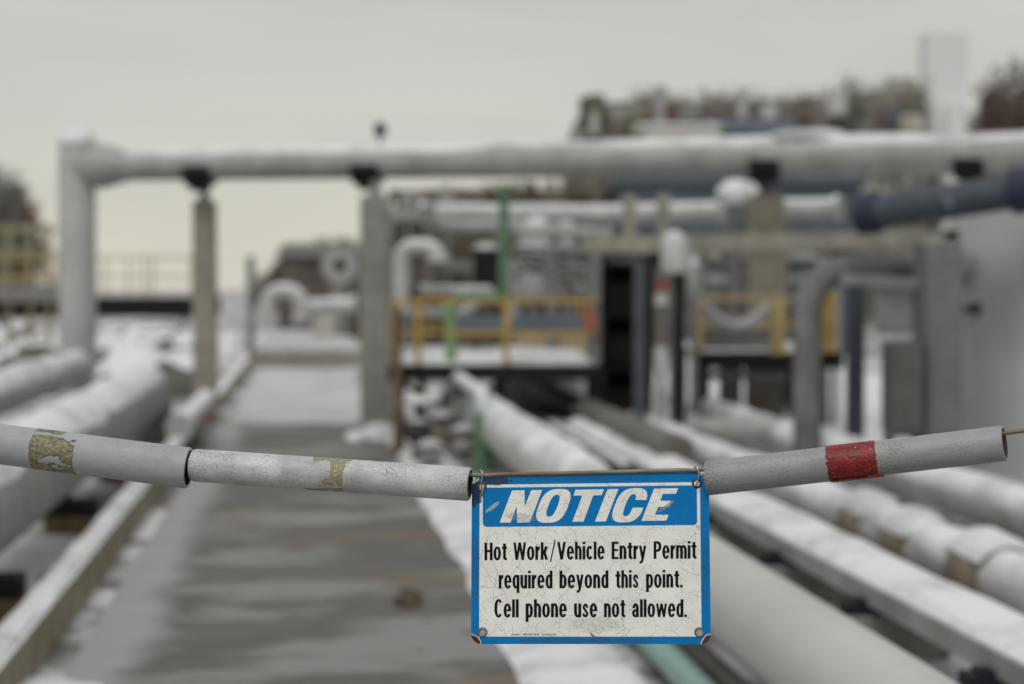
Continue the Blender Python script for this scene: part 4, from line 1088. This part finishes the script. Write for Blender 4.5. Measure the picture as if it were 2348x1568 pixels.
def vessel(label, px, y0, y1, d, w_px, group='lagged vessels', m=PIPEW, stand=True):
    p_ = W(px, y1, d); top = Z(y0, d); r_ = w_px * K * d / 2; h_ = top - p_.z
    t_ = thing('lagged_vessel', label, 'vessel', (p_.x, p_.y, 0), group)
    a_ = MB(); a_.lathe((p_.x, p_.y, p_.z), [(.0, 0), (r_ * .6, .02 * h_), (r_, .16 * h_), (r_, .8 * h_), (r_ * .75, .93 * h_), (0, h_)], 24); a_.build('body', m, t_)
    s_ = MB(); s_.blob((p_.x, p_.y, top - .05), (r_ * .8, r_ * .8, .09), px, .15, 3, -.05); s_.build('snow_cap', SNOW, t_)
    a_ = MB(); a_.tube([(p_.x, p_.y, 0), (p_.x, p_.y, p_.z + .02)], max(.035, r_ * .4), 12); a_.build('stand', GALV, t_)
    return t_
vessel('white lagged vessel standing behind the yellow platform', 1228, 505, 605, 23, 72)
vessel('smaller white vessel close to the platform railing', 1220, 625, 690, 22.4, 60)
vessel('narrow slanting-shouldered white vessel next to the larger one', 1300, 510, 600, 24, 40)
vessel('white snow-capped valve bonnet above the black pole', 1547, 540, 640, 17.6, 66)
vessel('small white vessel at the side of the valve bonnet', 1590, 600, 690, 18.2, 34, m=PIPEG)

# under the platform: braces, valves and snow
def valve(label, px, d, h, m, wheel):
    x_, y_ = XY(px, d); t_ = thing('hand_valve', label, 'valve', (x_, y_, 0), 'valves under the platform')
    a_ = MB(); a_.lathe((x_, y_, 0), [(.09, 0), (.09, .03), (.05, .04), (.05, h * .35), (.1, h * .4), (.12, h * .55), (.1, h * .7), (.06, h * .74), (.03, h * .78), (.03, h)], 16); a_.build('body', m, t_)
    a_ = MB()
    a_.tube([(x_ + wheel * math.cos(q), y_ + wheel * math.sin(q), h) for q in [2 * math.pi * i / 18 for i in range(19)]], .014, 8); a_.box((x_, y_, h), (2 * wheel, .02, .02)); a_.box((x_, y_, h), (.02, 2 * wheel, .018)); a_.build('handwheel', DKST, t_)
    s_ = MB(); s_.blob((x_, y_, h + .02), (wheel * .7, wheel * .7, .045), px, .2, 3, -.02); s_.build('snow_cap', SNOW, t_)
valve('hand valve with a big snow cap, near the orange corner post', 958, 16.9, .52, DKST, .16)
valve('low hand valve deeper under the platform', 1010, 17.6, .36, TAN, .12)
valve('hand valve beside the green leg pipe', 1062, 16.6, .30, GALV, .11)
valve('squat snowed hand valve in front of the platform leg', 985, 16.2, .20, GALV, .13)
for i, (pa, pb) in enumerate((((920, 872), (1085, 1000)), ((920, 1000), (1085, 872)))):
    a = MB(); q0 = W(pa[0], pa[1], 18.3 + .08 * i); q1 = W(pb[0], pb[1], 18.3 + .08 * i); q0.z = max(.03, q0.z); q1.z = max(.03, q1.z); a.beam(q0, q1, .05, .05)
    tag(a.build('brace_bar', DKST, loc=(q0.x, q0.y, 0)), ['diagonal dark brace under the platform, falling away from the grey post', 'diagonal dark brace under the platform, rising away from the grey post'][i], 'brace', 'braces under the platform')
x, y = XY(1108, 16.2)
t = thing('green_leg_pipe', 'green painted upright pipe at the end of the cream pipe', 'pipe', (x, y, 0))
a = MB(); a.tube([(x, y, 0), (x, y, .30), (x, y, .48)], .075, 18); a.build('pipe_run', GRN, t)
a = MB(); a.tube(fillet([(x, y, .46), (x, y, .62), (x - .1, y + 2.5, .72)], .12), .06, 16); a.build('pipe_neck', mat('pale_lagging', (.5, .52, .5), .6, snow=.5), t)
for i, (px, py, d, sz) in enumerate(((1300, 905, 22.6, (1.25, .9, .48)), (1650, 930, 21, (1.3, 1.0, .2)), (640, 730, 50, (1.6, 1.2, .35)), (530, 760, 44, (.8, .8, .5)), (870, 1010, 19.6, (.3, .35, .14)), (60, 1560, 7.2, (.25, .35, .05)))):
    x, y = XY(px, d); b = MB(); b.blob((x, y, 0), sz, i + 11, .3, 4, -.02)
    tag(b.build('snow_heap', SNOW, loc=(x, y, 0)), ['broad snow heap between the platform and black rack', 'flat snow heap between the black pole and grey pipe bend', 'long snow heap beyond the low concrete slab', 'rounded snow heap behind the slim beige post', 'small snow heap at the foot of the wide grey post', 'thin snow patch at the near end of the kerb'][i], 'snow heap', 'snow heaps')

# ------------------------------------------------------------------ rack, beam, poles and tank on the right
d = 18.4; xa, ya = XY(1372, d); xb, yb = XY(1500, d); zt = Z(592, d)
t = thing('equipment_rack', 'tall black open rack with dark shelves under the concrete beam', 'rack', ((xa + xb) / 2, ya, 0))
a = MB(); rt = Matrix.Rotation(-YAW, 3, 'Z'); c = Vector(((xa + xb) / 2, (ya + yb) / 2 + .35, 0)); wd = math.hypot(xb - xa, yb - ya)
a.box((c.x, c.y + .32, zt / 2), (wd - .06, .03, zt - .1), -YAW); a.build('back_panel', BLACK, t)
for sx in (-1, 1):
    q = c + rt @ Vector((sx * (wd / 2 + .012), 0, 0)); l = MB(); l.box((q.x, q.y, zt / 2), (.015, .7, zt - .02), -YAW); l.build('side_panel', BLACK, t)
q = MB(); q.box((c.x, c.y, zt + .012), (wd + .06, .76, .02), -YAW); q.build('top_panel', DKST, t)
for sx in (-1, 1):
    for sy in (-1, 1):
        q = c + rt @ Vector((sx * (wd / 2 - .04), sy * .34, 0)); l = MB(); l.box((q.x, q.y, zt / 2), (.07, .06, zt), -YAW); l.build('upright', BLACK, t)
for z_ in (.25, .75, 1.25, zt - .06):
    q = MB(); q.box((c.x, c.y, z_), (wd - .1, .6, .04), -YAW); q.build('shelf', BLACK, t)
for z_, w2, mm in ((.42, .3, BLACK), (.93, .36, BLACK), (1.42, .28, BLACK)):
    q = MB(); q.box((c.x - .02, c.y + .05, z_), (w2, .4, .28), -YAW); q.build('equipment_case', mm, t, bevel=.01)
post(1466, 26, 17.6, 600, 'slate grey steel post in front of the black rack', mat('slate_paint', (.07, .078, .088), .6, 0, .25), name='steel_post', cap=False)
post(1366, 22, 18.1, 585, 'thin weathered grey post at the edge of the black rack', GALV, name='steel_post', cap=False)
post(1557, 25, 17.5, 628, 'slim black pole between the rack and yellow platform', BLACK, name='steel_post', cap=False)
post(1961, 38, 15.6, 636, 'slate blue steel post standing inside the grey pipe bend', BLUE, name='steel_post', cap=False)
x, y = XY(1516, 17.3)
t = thing('striped_marker', 'thin marker post with red and white rings beside the black pole', 'marker post', (x, y, 0))
for i, (y0, y1, mm) in enumerate(((1010, 850, CONCG), (850, 795, CABL), (795, 700, TAN), (700, 672, CABL), (672, 640, RED))):
    a = MB(); a.tube([(x, y, max(0, Z(y0, 17.3))), (x, y, Z(y1, 17.3))], [.035, .06, .03, .055, .06][i], 14); a.build('ring', mm, t)
d = 18.0
t = thing('concrete_beam', 'long beige concrete beam spanning from the rack to the grey tank', 'beam', W(1355, 562, 18.9))
a = MB(); q0, q1 = W(1350, 562, 18.9), W(2205, 562, 17.0); q1.z = q0.z; a.beam(q0, q1, .3, .15); a.build('beam', CONC, t, bevel=.01)
for px in (1452, 1535):
    u = (px - 1350) / 855; p = q0.lerp(q1, u); a = MB(); a.box((p.x, p.y, p.z + .27), (.11, .11, .39)); a.build('stub_post', CONC, t)
for px in (1372, 2185):
    u = (px - 1350) / 855; p = q0.lerp(q1, u); a = MB(); a.box((p.x, p.y + .05, (p.z - .075) / 2), (.2, .2, p.z - .075), -YAW); a.build('leg', CONCG, t)
# grey pipe bend
t = elbowpipe('large grey pipe bend turning down beside the slate blue post', [(2205, 618, 15.2), (1850, 612, 15.0), (1850, 1075, 15.0)], .105, mat('plain_grey_pipe', (.17, .17, .165), .85, 0, .3, 3), .36, 'pipe bends in the yard')
elbowpipe('level grey pipe near the ground behind the grey pipe bend', [(1585, 985, 16.8), (1700, 985, 16.7), (1835, 985, 16.6)], .10, PIPEG, .3, 'pipe bends in the yard', name='grey_pipe')
elbowpipe('level pale pipe above the ground behind the black pole', [(1590, 860, 20.5), (1700, 860, 20.4), (1840, 860, 20.2)], .05, PIPEG, .3, 'pipe bends in the yard', name='grey_pipe')
# tangle of thin lines behind the rack and the platforms
rnd = random.Random(11)
for i in range(16):
    px = rnd.choice((rnd.uniform(1190, 1370), rnd.uniform(1590, 1840), rnd.uniform(1400, 1960))); d_ = rnd.uniform(20.5, 25); y0 = rnd.uniform(500, 590)
    x, y = XY(px, d_); a = MB(); w_ = rnd.uniform(.03, .06); a.tube([(x, y, 0), (x, y, Z(y0, d_))], w_, 10); a.tube([(x, y, Z(y0, d_) * .6), (x, y, Z(y0, d_) * .6 + .06)], w_ * 1.7, 12)
    tag(a.build('thin_pipe', rnd.choice((DKST, GALV, DKBR, TAN, GALV)), loc=(x, y, 0)), 'thin upright pipe in the tangle behind the rack and railed platforms', 'pipe', 'thin upright pipes in the tangle')
for i in range(12):
    pa = rnd.choice((1180, 1400, 1580, 1620)); pb = pa + rnd.uniform(120, 330); d_ = rnd.uniform(20.5, 25); yy = rnd.uniform(530, 680)
    q0, q1 = W(pa, yy, d_), W(pb, yy + rnd.uniform(-4, 4), d_ + .2); q1.z = q0.z
    a = MB(); a.tube(fillet([q0, q1, Vector((q1.x, q1.y, 0))], .15), rnd.uniform(.03, .055), 10)
    tag(a.build('thin_bent_pipe', rnd.choice((DKST, GALV, DKBR, PIPEG)), loc=(q0.x, q0.y, 0)), 'thin level pipe turning down in the tangle behind the rack', 'pipe', 'thin bent pipes in the tangle')
# hose
pts = [W(1612 + 150 * i / 16, 700 + 48 * (1 - ((i - 8) / 8) ** 2), 18.9 - .1) for i in range(17)]
a = MB(); a.tube(pts, .05, 12)
tag(a.build('hanging_hose', PIPEW, loc=pts[0]), 'white hose sagging from the railing behind the black pole', 'hose')
# blue arm
q0, q1 = W(1985, 490, 14.8), W(2420, 424, 14.0)
t = thing('loading_boom', 'slate blue tubular arm with navy flanges, above the grey tank', 'loading boom', (q0.x, q0.y, 0))
ax = (q1 - q0).normalized()
a = MB(); a.tube([q0, q1], .128, 26); a.build('tube', BLUE, t)
a = MB(); a.tube([q0 - ax * .05, q0 + ax * .10], .158, 26); a.build('flange', NAVY, t)
e = W(2352, 434, 14.15); a = MB(); a.tube([e - ax * .09, e + ax * .09], .17, 26); a.build('flange', NAVY, t)
a = MB(); p = q0.lerp(q1, .42); a.tube([p + Vector((0, -.12, 0)), p + Vector((0, -.17, 0))], .05, 12); a.build('plug', BLUEG, t)
# tank
d = 15.6; xl, yl = XY(2185, d); RTK = 1.55; c = Vector((xl, yl, 0)) + RGT * RTK; zt = 2.22
t = thing('storage_tank', 'big smooth pale grey tank cut by the frame edge', 'tank', c)
a = MB(); a.lathe(c, [(RTK + .05, 0), (RTK + .05, .06), (RTK, .07), (RTK, zt - .08), (RTK + .03, zt - .07), (RTK + .03, zt), (RTK - .1, zt + .02), (.0, zt + .04)], 72); a.build('shell', TANK, t)
p = W(2238, 706, 15.15); a = MB(); a.lathe(p, [(.0, -.07), (.06, -.06), (.06, .0), (.04, .02), (.04, .5)], 16, (-.1, 1, 0)); a.build('nozzle', DKST, t)
box_thing('control_cabinet', 'tall grey control cabinet standing against the pale grey tank', 'cabinet', 2148, 790, 14.6, 84, 470, .5, CAB, 'cabinets by the tank', legs=False)
box_thing('control_cabinet', 'low dark grey cabinet on legs beside the slate blue post', 'cabinet', 2068, 890, 14.4, 74, 215, .4, mat('cabinet_dark', (.085, .085, .08), .55, 0, .15), 'cabinets by the tank', legs=True)
box_thing('light_board', 'pale grey blank board above the low dark cabinet', 'board', 2050, 712, 15.2, 84, 105, .05, CABL)
a = MB(); p = W(2180, 565, 14.4); a.box(p, (.08, .1, .22)); a.box((p.x, p.y, p.z - .16), (.14, .12, .1)); tag(a.build('bracket', BLACK, loc=(p.x, p.y, p.z)), 'dark bracket on the cabinet where the concrete beam ends', 'bracket')
b = MB(); q0, q1 = W(1930, 640, 14.9), W(2190, 655, 14.6); b.beam(q0, q1, .12, .08)
tag(b.build('cross_bar', GALV, loc=q0), 'grey cross bar under the grey pipe bend', 'bar')

# ------------------------------------------------------------------ left yard: jetty, rubble, scaffold
platform('far jetty with a black edge and thin pale railing beyond the upright pipe', -120, 445, 58, 680, 588, 5, ([-110, -30, 50, 130, 240, 330, 350, 440], [-100, 60, 220, 380]), YELP, [(0, .1), (200, .1), (420, .1)], .55, deck_snow=False)
rb = MB(); random.seed(3)
for i in range(170):
    px = random.uniform(-40, 450); d = random.uniform(27, 56); x, y = XY(px, d)
    if x > -1.9: continue
    sz = random.uniform(.25, .65); rb.blob((x, y, sz * .15), (sz, sz * .8, sz * random.uniform(.5, .9)), i, .5, 2)
struct(rb.build('snowy_rubble', mat('rubble', (.17, .17, .15), .9, 0, .4, 2, snow=.5)), 'stuff')
a = MB(); pts = [W(240 + 22 * i, 772 - 1.6 * i + 4 * math.sin(i), 34 + .6 * i) for i in range(9)]
for q in pts: q.z = .35
a.tube(pts, .06, 10); tag(a.build('ground_pipe', mat('grey_green_paint', (.2, .235, .19), .6), loc=(pts[0].x, pts[0].y, 0)), 'thin grey-green pipe lying on the rubble behind the upright pipe', 'pipe')
d = 40
t = thing('scaffold_tower', 'yellow-green scaffold tower left of the upright pipe', 'scaffold', (*XY(40, d), 0))
for k_, px in enumerate((-40, 20, 70, 112)):
    for o_ in (0, 2.0):
        x, y = XY(px, d + o_); a = MB(); a.box((x, y, Z(512, d) / 2), (.10, .10, Z(512, d))); a.build('standard', mat('scaffold_yellow', (.26, .235, .13), .6), t)
for yy in (520, 575, 640):
    for o_ in (0, 2):
        a = MB(); q0, q1 = W(-60, yy, d), W(115, yy, d); a.beam(q0 + Vector((0, o_, 0)), q1 + Vector((0, o_, 0)), .06, .06); a.build('ledger', MATS['scaffold_yellow'], t)
a = MB(); q = W(30, 672, d - .2); a.box(q, (3.2, .2, .35), -YAW); a.build('toe_board', mat('toe_grey', (.2, .19, .17), .8, snow=.3), t)

# ------------------------------------------------------------------ background buildings and trees
shed('blue_shed', 'blue-clad industrial shed behind the white pipes', 1420, 1970, 46, 425, 8, BLDG, 1, mat('blue_roof', (.07, .09, .11), .6, 0, .2, snow=.2), rise=0,
     win=[(.18, .62, 1.0, .7, BLACK), (.42, .62, 1.0, .7, BLACK), (.68, .62, 1.0, .7, BLACK), (.88, .62, 1.0, .7, BLACK)])
shed('cream_building', 'cream building with a snowy roof showing above the overhead pipe', 1480, 1650, 62, 292, 6, CREAM, 1, mat('cream_roof', (.5, .49, .44), .7, 0, .1, snow=.7), rise=.35)
shed('navy_roofed_building', 'building with a dark blue pitched roof behind the overhead pipe', 1640, 1830, 66, 305, 6, BLDG, 1, mat('navy_roof', (.045, .06, .09), .6, 0, .2), rise=.75)
shed('brown_warehouse', 'brown-walled warehouse behind the green pipe', 905, 1385, 52, 452, 7, BROWNB, 1, mat('brown_roof', (.13, .105, .075), .7, 0, .3, snow=.1), rise=0,
     win=[(.2, .3, 1.2, .8, BLACK), (.55, .68, 1.0, .6, TAN), (.8, .3, 1.2, .9, DKST)])
rnd = random.Random(8)
for i in range(26):
    px, py = rnd.uniform(915, 1375), rnd.uniform(462, 690); d_ = rnd.choice((51.2, 50.6, 50.0)); q = W(px, py, d_); w_, h_ = rnd.choice(((.25, 1.6), (1.8, .25), (.6, .7), (.35, .9)))
    a = MB(); a.box(q, (w_, .3, h_), -YAW); a.box((q.x, q.y, q.z / 2), (.07, .07, q.z))
    tag(a.build('stored_crate' if w_ == .6 else 'yard_frame', rnd.choice((BROWNB, DKST, GALV, PIPEG, TAN, DKBR, DKBR)), loc=(q.x, q.y, 0)), 'blurred frame of steelwork in front of the brown warehouse' if w_ != .6 else 'blurred box on a stand in front of the brown warehouse', 'frame' if w_ != .6 else 'box', 'steelwork by the brown warehouse' if w_ != .6 else 'boxes by the brown warehouse')
# pale tower
d = 130; xa, ya = XY(2158, d); t = thing('white_tower', 'tall pale grey tower fading into the overcast sky', 'tower', (xa, ya, 0))
zt = Z(84, d)
PALE = mat('pale_tower', (.66, .66, .66), .8, 0, .03, .4)
a = MB(); a.box((xa, ya, zt / 2 + 1.2), (92 * K * d, 2.4, zt - 2.4 + .0), -YAW); a.build('shaft', PALE, t)
x2, y2 = XY(2190, d - 2); a = MB(); a.box((x2, y2, Z(250, d) / 2), (48 * K * d, 1.4, Z(250, d)), -YAW); a.build('annex', WHITEM, t)

def twig_mat(name, c1, c2):
    m, nt, b = _new(name); co = objco(nt); n1 = nz(nt, co, 1.6, 4, .6)
    g_ = N(nt, 'ShaderNodeObjectInfo')
    c = mix(nt, step(nt, n1, .35, .65), c1, c2)
    nt.links.new(c, b.inputs['Base Color']); b.inputs['Roughness'].default_value = .9
    return m
BARK = mat('bark', (.075, .06, .05), .9, 0, .3, 4)
def tree_mesh(h, cw, seed, tm, n=4200):
    """unit tree rooted at the origin: tapered trunk with limbs, and a ragged crown of twig clumps"""
    rnd = random.Random(seed)
    tr = MB(); tr.tube([(0, 0, 0), (.05, .02, h * .25), (0, .05, h * .55), (.03, 0, h * .9)], [h * .028, h * .022, h * .014, h * .004], 8)
    tips = []
    for i in range(11):
        z0 = h * rnd.uniform(.25, .75); a_ = rnd.uniform(0, 6.28); L_ = cw * rnd.uniform(.4, .95) * (1.1 - z0 / h * .5)
        e_ = Vector((math.cos(a_) * L_, math.sin(a_) * L_, z0 + L_ * rnd.uniform(.3, .9)))
        m_ = e_ * .5 + Vector((0, 0, z0 * .42)); tr.tube([(0, 0, z0), m_, e_], [h * .011, h * .007, h * .002], 6)
        tips += [e_, m_ * .4 + e_ * .6]
    tips.append(Vector((0, 0, h * .92)))
    cr_ = MB()
    for i in range(n):
        c_ = rnd.choice(tips); s_ = cw * .22
        p_ = c_ + Vector((rnd.gauss(0, s_), rnd.gauss(0, s_), rnd.gauss(0, s_ * .9)))
        if p_.z < h * .12 or p_.z > h * 1.02: continue
        a_ = Vector((rnd.uniform(-1, 1), rnd.uniform(-1, 1), rnd.uniform(-.6, 1))).normalized(); b_ = a_.orthogonal().normalized()
        l_, w_ = rnd.uniform(.12, .30), rnd.uniform(.03, .07)
        cr_.add([p_ - b_ * w_, p_ + b_ * w_, p_ + a_ * l_ * 1.2, ], [(0, 1, 2)])
        cr_.add([p_ - a_ * .05, p_ + b_.cross(a_) * w_ * 2, p_ + a_ * l_], [(0, 1, 2)])
    return tr, cr_
TW = [twig_mat('olive_twigs', (.13, .125, .09), (.23, .22, .17)), twig_mat('brown_twigs', (.085, .06, .05), (.16, .115, .09)), twig_mat('grey_twigs', (.17, .165, .14), (.28, .27, .24)), twig_mat('red_twigs', (.12, .06, .04), (.2, .105, .07))]
protos = []
def tree(name, label, px, d, ytop, wpx, kind, seed, group):
    x_, y_ = XY(px, d); h_ = Z(ytop, d); cw = wpx * K * d / 2
    key = (kind, seed % 3)
    found = [q for q in protos if q[0] == key]
    if not found:
        tr, cr_ = tree_mesh(6.0, 2.0, seed + 40 * kind, TW[kind])
        r_ = thing(name, label, 'tree', (0, 0, 0), group); a_ = tr.build('trunk', BARK, r_); c_ = cr_.build('crown', TW[kind], r_)
        protos.append((key, r_, a_, c_)); kids = None
    else:
        _, r0_, a0, c0 = found[0]
        r_ = r0_.copy(); COL.objects.link(r_); tag(r_, label, 'tree', group)
        for ch in (a0, c0):
            q = ch.copy(); COL.objects.link(q); q.parent = r_
    r_.location = (x_, y_, 0); r_.rotation_euler = (0, 0, seed * 1.7); r_.scale = (cw / 2.0, cw / 2.0, h_ / 6.0)
d = 76
t = thing('weathered_depot', 'long patchy grey-brown building with a rounded left end above the overhead pipe', 'building', (*XY(1700, d + 4), 0))
def patchy():
    m, nt, b = _new('patchy_wall'); co_ = posco(nt)
    n1 = nz(nt, mapv(nt, co_, (1, 1, .8)), .55, 5, .65); n2 = nz(nt, mapv(nt, co_, (1, 1, 1), (3, 3, 3)), 1.3, 5, .7); n3 = nz(nt, mapv(nt, co_, (1, 1, 1), (9, 1, 3)), .8, 3, .5)
    c = mix(nt, step(nt, n1, .4, .6), (.115, .108, .09), (.20, .19, .165))
    c = mix(nt, step(nt, n2, .54, .62), c, (.36, .355, .33))
    c = mix(nt, mth(nt, 'MULTIPLY', step(nt, n3, .60, .68), .7), c, (.14, .085, .06))
    nt.links.new(c, b.inputs['Base Color']); b.inputs['Roughness'].default_value = .9
    return m
PATCHY = patchy()
pr = [(1300, 660), (1301, 322), (1308, 300), (1318, 280), (1332, 262), (1350, 248), (1374, 238), (1410, 233), (1500, 231), (1640, 232), (1660, 228), (1840, 226), (1880, 216), (2000, 210), (2060, 206), (2095, 214), (2108, 240), (2125, 300), (2130, 660)]
m = MB(); nn = len(pr); bk = FWD.copy(); bk.z = 0; bk.normalize()
fr = [W(px, py, d) for px, py in pr]
for p in fr:
    if p.z < 1.6: p.z = 0
m.add(fr + [p + bk * 8 for p in fr], [tuple(range(nn))] + [tuple(nn + i for i in reversed(range(nn)))] + [(i, i + nn, (i + 1) % nn + nn, (i + 1) % nn) for i in range(nn)])
m.build('shell', PATCHY, t)
rnd = random.Random(21)
tone = [mat('depot_' + q[0], q[1], .8, 0, .2) for q in (('white', (.5, .5, .48)), ('rust', (.14, .09, .07)), ('blue', (.085, .10, .13)), ('olive', (.13, .13, .08)), ('dark', (.055, .055, .05)), ('sand', (.36, .31, .21)))]
for i in range(30):
    px, py = rnd.uniform(1345, 2090), rnd.uniform(238, 300); q = W(px, py, d - .12); w_, h_ = rnd.uniform(.25, .9), rnd.uniform(.3, .9)
    a = MB(); a.box(q, (w_, .3, h_), -YAW); a.build('hatch', rnd.choice(tone), t, bevel=.02)
for px, py in ((1365, 232), (1420, 228), (1585, 226), (1760, 218), (1905, 208), (1975, 198), (2035, 192)):
    x, y = XY(px, d + 2); a = MB(); w_ = rnd.uniform(.10, .22); a.tube([(x, y, Z(260, d)), (x, y, Z(py, d))], w_, 10); a.build('roof_vent', rnd.choice(tone), t)
rnd = random.Random(5)
prof = [(1465, 236), (1470, 230), (1480, 226), (1520, 222), (1565, 232), (1610, 226), (1655, 222), (1700, 222), (1745, 232), (1790, 230), (1835, 232), (1875, 222), (1915, 208), (1955, 200), (1995, 204), (2035, 192), (2075, 200), (2105, 225)]
for i, (px, yt) in enumerate(prof):
    tree('bare_tree', 'bare olive-grey tree in the dense row above the overhead pipe', px, 92 + (i % 3) * 4, yt - 4 + 9 * math.sin(i * 2.3), 110, [0, 2, 0, 0][i % 4], i, 'trees in the row above the overhead pipe')
for i, (px, yt, w_) in enumerate(((2268, 200, 120), (2320, 150, 170), (2390, 140, 190))):
    tree('brown_tree', ['smaller dark brown tree right beside the pale tower', 'taller dark brown tree at the upper right edge', 'dark brown tree cut by the frame edge'][i], px, 60 + 2 * i, yt, w_, 1, i, 'brown trees by the pale tower')
    tree('brown_tree', 'dark brown tree filling in behind the brown trees by the pale tower', px + 30, 66 + i, yt + 25, w_, 1, i + 1, 'brown trees by the pale tower')
for i, (px, yt, w_, kd) in enumerate(((-5, 385, 120, 2), (45, 430, 110, 3), (-60, 370, 140, 2), (20, 470, 130, 3))):
    tree('reddish_tree', ['brown tree with the highest crown at the left frame edge', 'reddish shrubby tree above the scaffold tower', 'brown tree mostly outside the left frame edge', 'low reddish tree behind the scaffold tower'][i], px, 75 + i, yt, w_, kd, i, 'trees behind the scaffold')
for i, (px, yt, w_) in enumerate(((640, 600, 80), (690, 570, 100), (735, 548, 110), (785, 545, 110), (830, 560, 100), (600, 625, 70))):
    tree('dark_tree', 'dark low tree beyond the far end of the walkway', px, 76 + i, yt, w_, [1, 2][i % 2], i, 'low trees beyond the walkway')
for i, (px, yt, w_) in enumerate(((930, 450, 90), (985, 470, 100), (1050, 440, 110), (1120, 430, 110), (1190, 425, 110), (1260, 420, 110), (1330, 420, 110), (1390, 425, 100))):
    tree('brown_tree', 'brownish tree behind the brown warehouse roof', px, 68 + i % 3, yt - 4, w_, [0, 1][i % 2], i, 'trees behind the brown warehouse')
# chimneys among the far trees
for i, (px, yt, yb, d) in enumerate(((1512, 200, 300, 70), (1700, 205, 300, 71))):
    x, y = XY(px, d); a = MB(); z = Z(yt, d); a.tube([(x, y, 0), (x, y, z)], [.2, .16], 16); a.tube([(x, y, z - .25), (x, y, z)], .22, 16)
    tag(a.build('vent_stack', mat('stack_' + ['grey', 'pale', 'tan'][i], [(.35, .35, .33), (.5, .5, .48), (.45, .38, .25)][i], .8), loc=(x, y, 0)), ['slim grey vent stack over the cream building', 'pale vent stack over the dark blue roof', 'tan vent stack near the pale tower'][i], 'vent stack', 'vent stacks among the far trees')

# ------------------------------------------------------------------ light
w = bpy.data.worlds.new('World'); S.world = w; w.use_nodes = True; nt = w.node_tree
bg = nt.nodes['Background']
sky = N(nt, 'ShaderNodeTexSky'); sky.sky_type = 'NISHITA'; sky.sun_disc = False
SUN_EL, SUN_AZ = R(55), R(180 + 20)      # behind the camera
sky.sun_elevation = SUN_EL; sky.sun_rotation = SUN_AZ
tc = N(nt, 'ShaderNodeTexCoord'); sp = N(nt, 'ShaderNodeSeparateXYZ'); nt.links.new(tc.outputs['Generated'], sp.inputs[0])
cr = N(nt, 'ShaderNodeValToRGB'); nt.links.new(sp.outputs[2], cr.inputs[0])
els = cr.color_ramp.elements
els[0].position = 0.0; els[0].color = (.665, .645, .56, 1)
els[1].position = 1.0; els[1].color = (.66, .675, .69, 1)
for pos, c in ((.035, (.655, .635, .550)), (.075, (.60, .60, .545)), (.115, (.575, .58, .53)), (.16, (.565, .575, .53)), (.35, (.60, .60, .59))):
    e = els.new(pos); e.color = rgba(c)
cl = nz(nt, mapv(nt, tc.outputs['Generated'], (2.2, 2.2, 9)), 1.6, 5, .5, .3)
cm = mix(nt, step(nt, cl, .3, .7), (.93, .93, .935), (1.05, 1.05, 1.05))
over = mix(nt, 1.0, cr.outputs[0], cm, 'MULTIPLY')
skd = mix(nt, 1.0, sky.outputs[0], (.10, .10, .10), 'MULTIPLY')
nt.links.new(mix(nt, .965, skd, over), bg.inputs['Color'])
bg.inputs['Strength'].default_value = 1.0
sl = bpy.data.lights.new('sun', 'SUN'); sl.energy = 1.35; sl.angle = R(30); sl.color = (1, .975, .94)
so = bpy.data.objects.new('sun', sl); COL.objects.link(so)
dv = Vector((math.sin(SUN_AZ) * math.cos(SUN_EL), math.cos(SUN_AZ) * math.cos(SUN_EL), math.sin(SUN_EL)))
so.rotation_euler = dv.to_track_quat('Z', 'Y').to_euler(); so.location = (0, -10, 20)

cam = bpy.data.cameras.new('camera'); co = bpy.data.objects.new('camera', cam); COL.objects.link(co); S.camera = co
co.location = CAM; co.rotation_euler = (math.pi / 2 - PIT, 0, -YAW)
cam.lens = LENS; cam.sensor_width = 36; cam.clip_start = .05; cam.clip_end = 4000
cam.dof.use_dof = True; cam.dof.focus_distance = DF; cam.dof.aperture_fstop = 3.0; cam.dof.aperture_blades = 9
S.view_settings.view_transform = 'Standard'; S.view_settings.look = 'None'
S.view_settings.exposure = 0; S.view_settings.gamma = 1
S.render.film_transparent = False
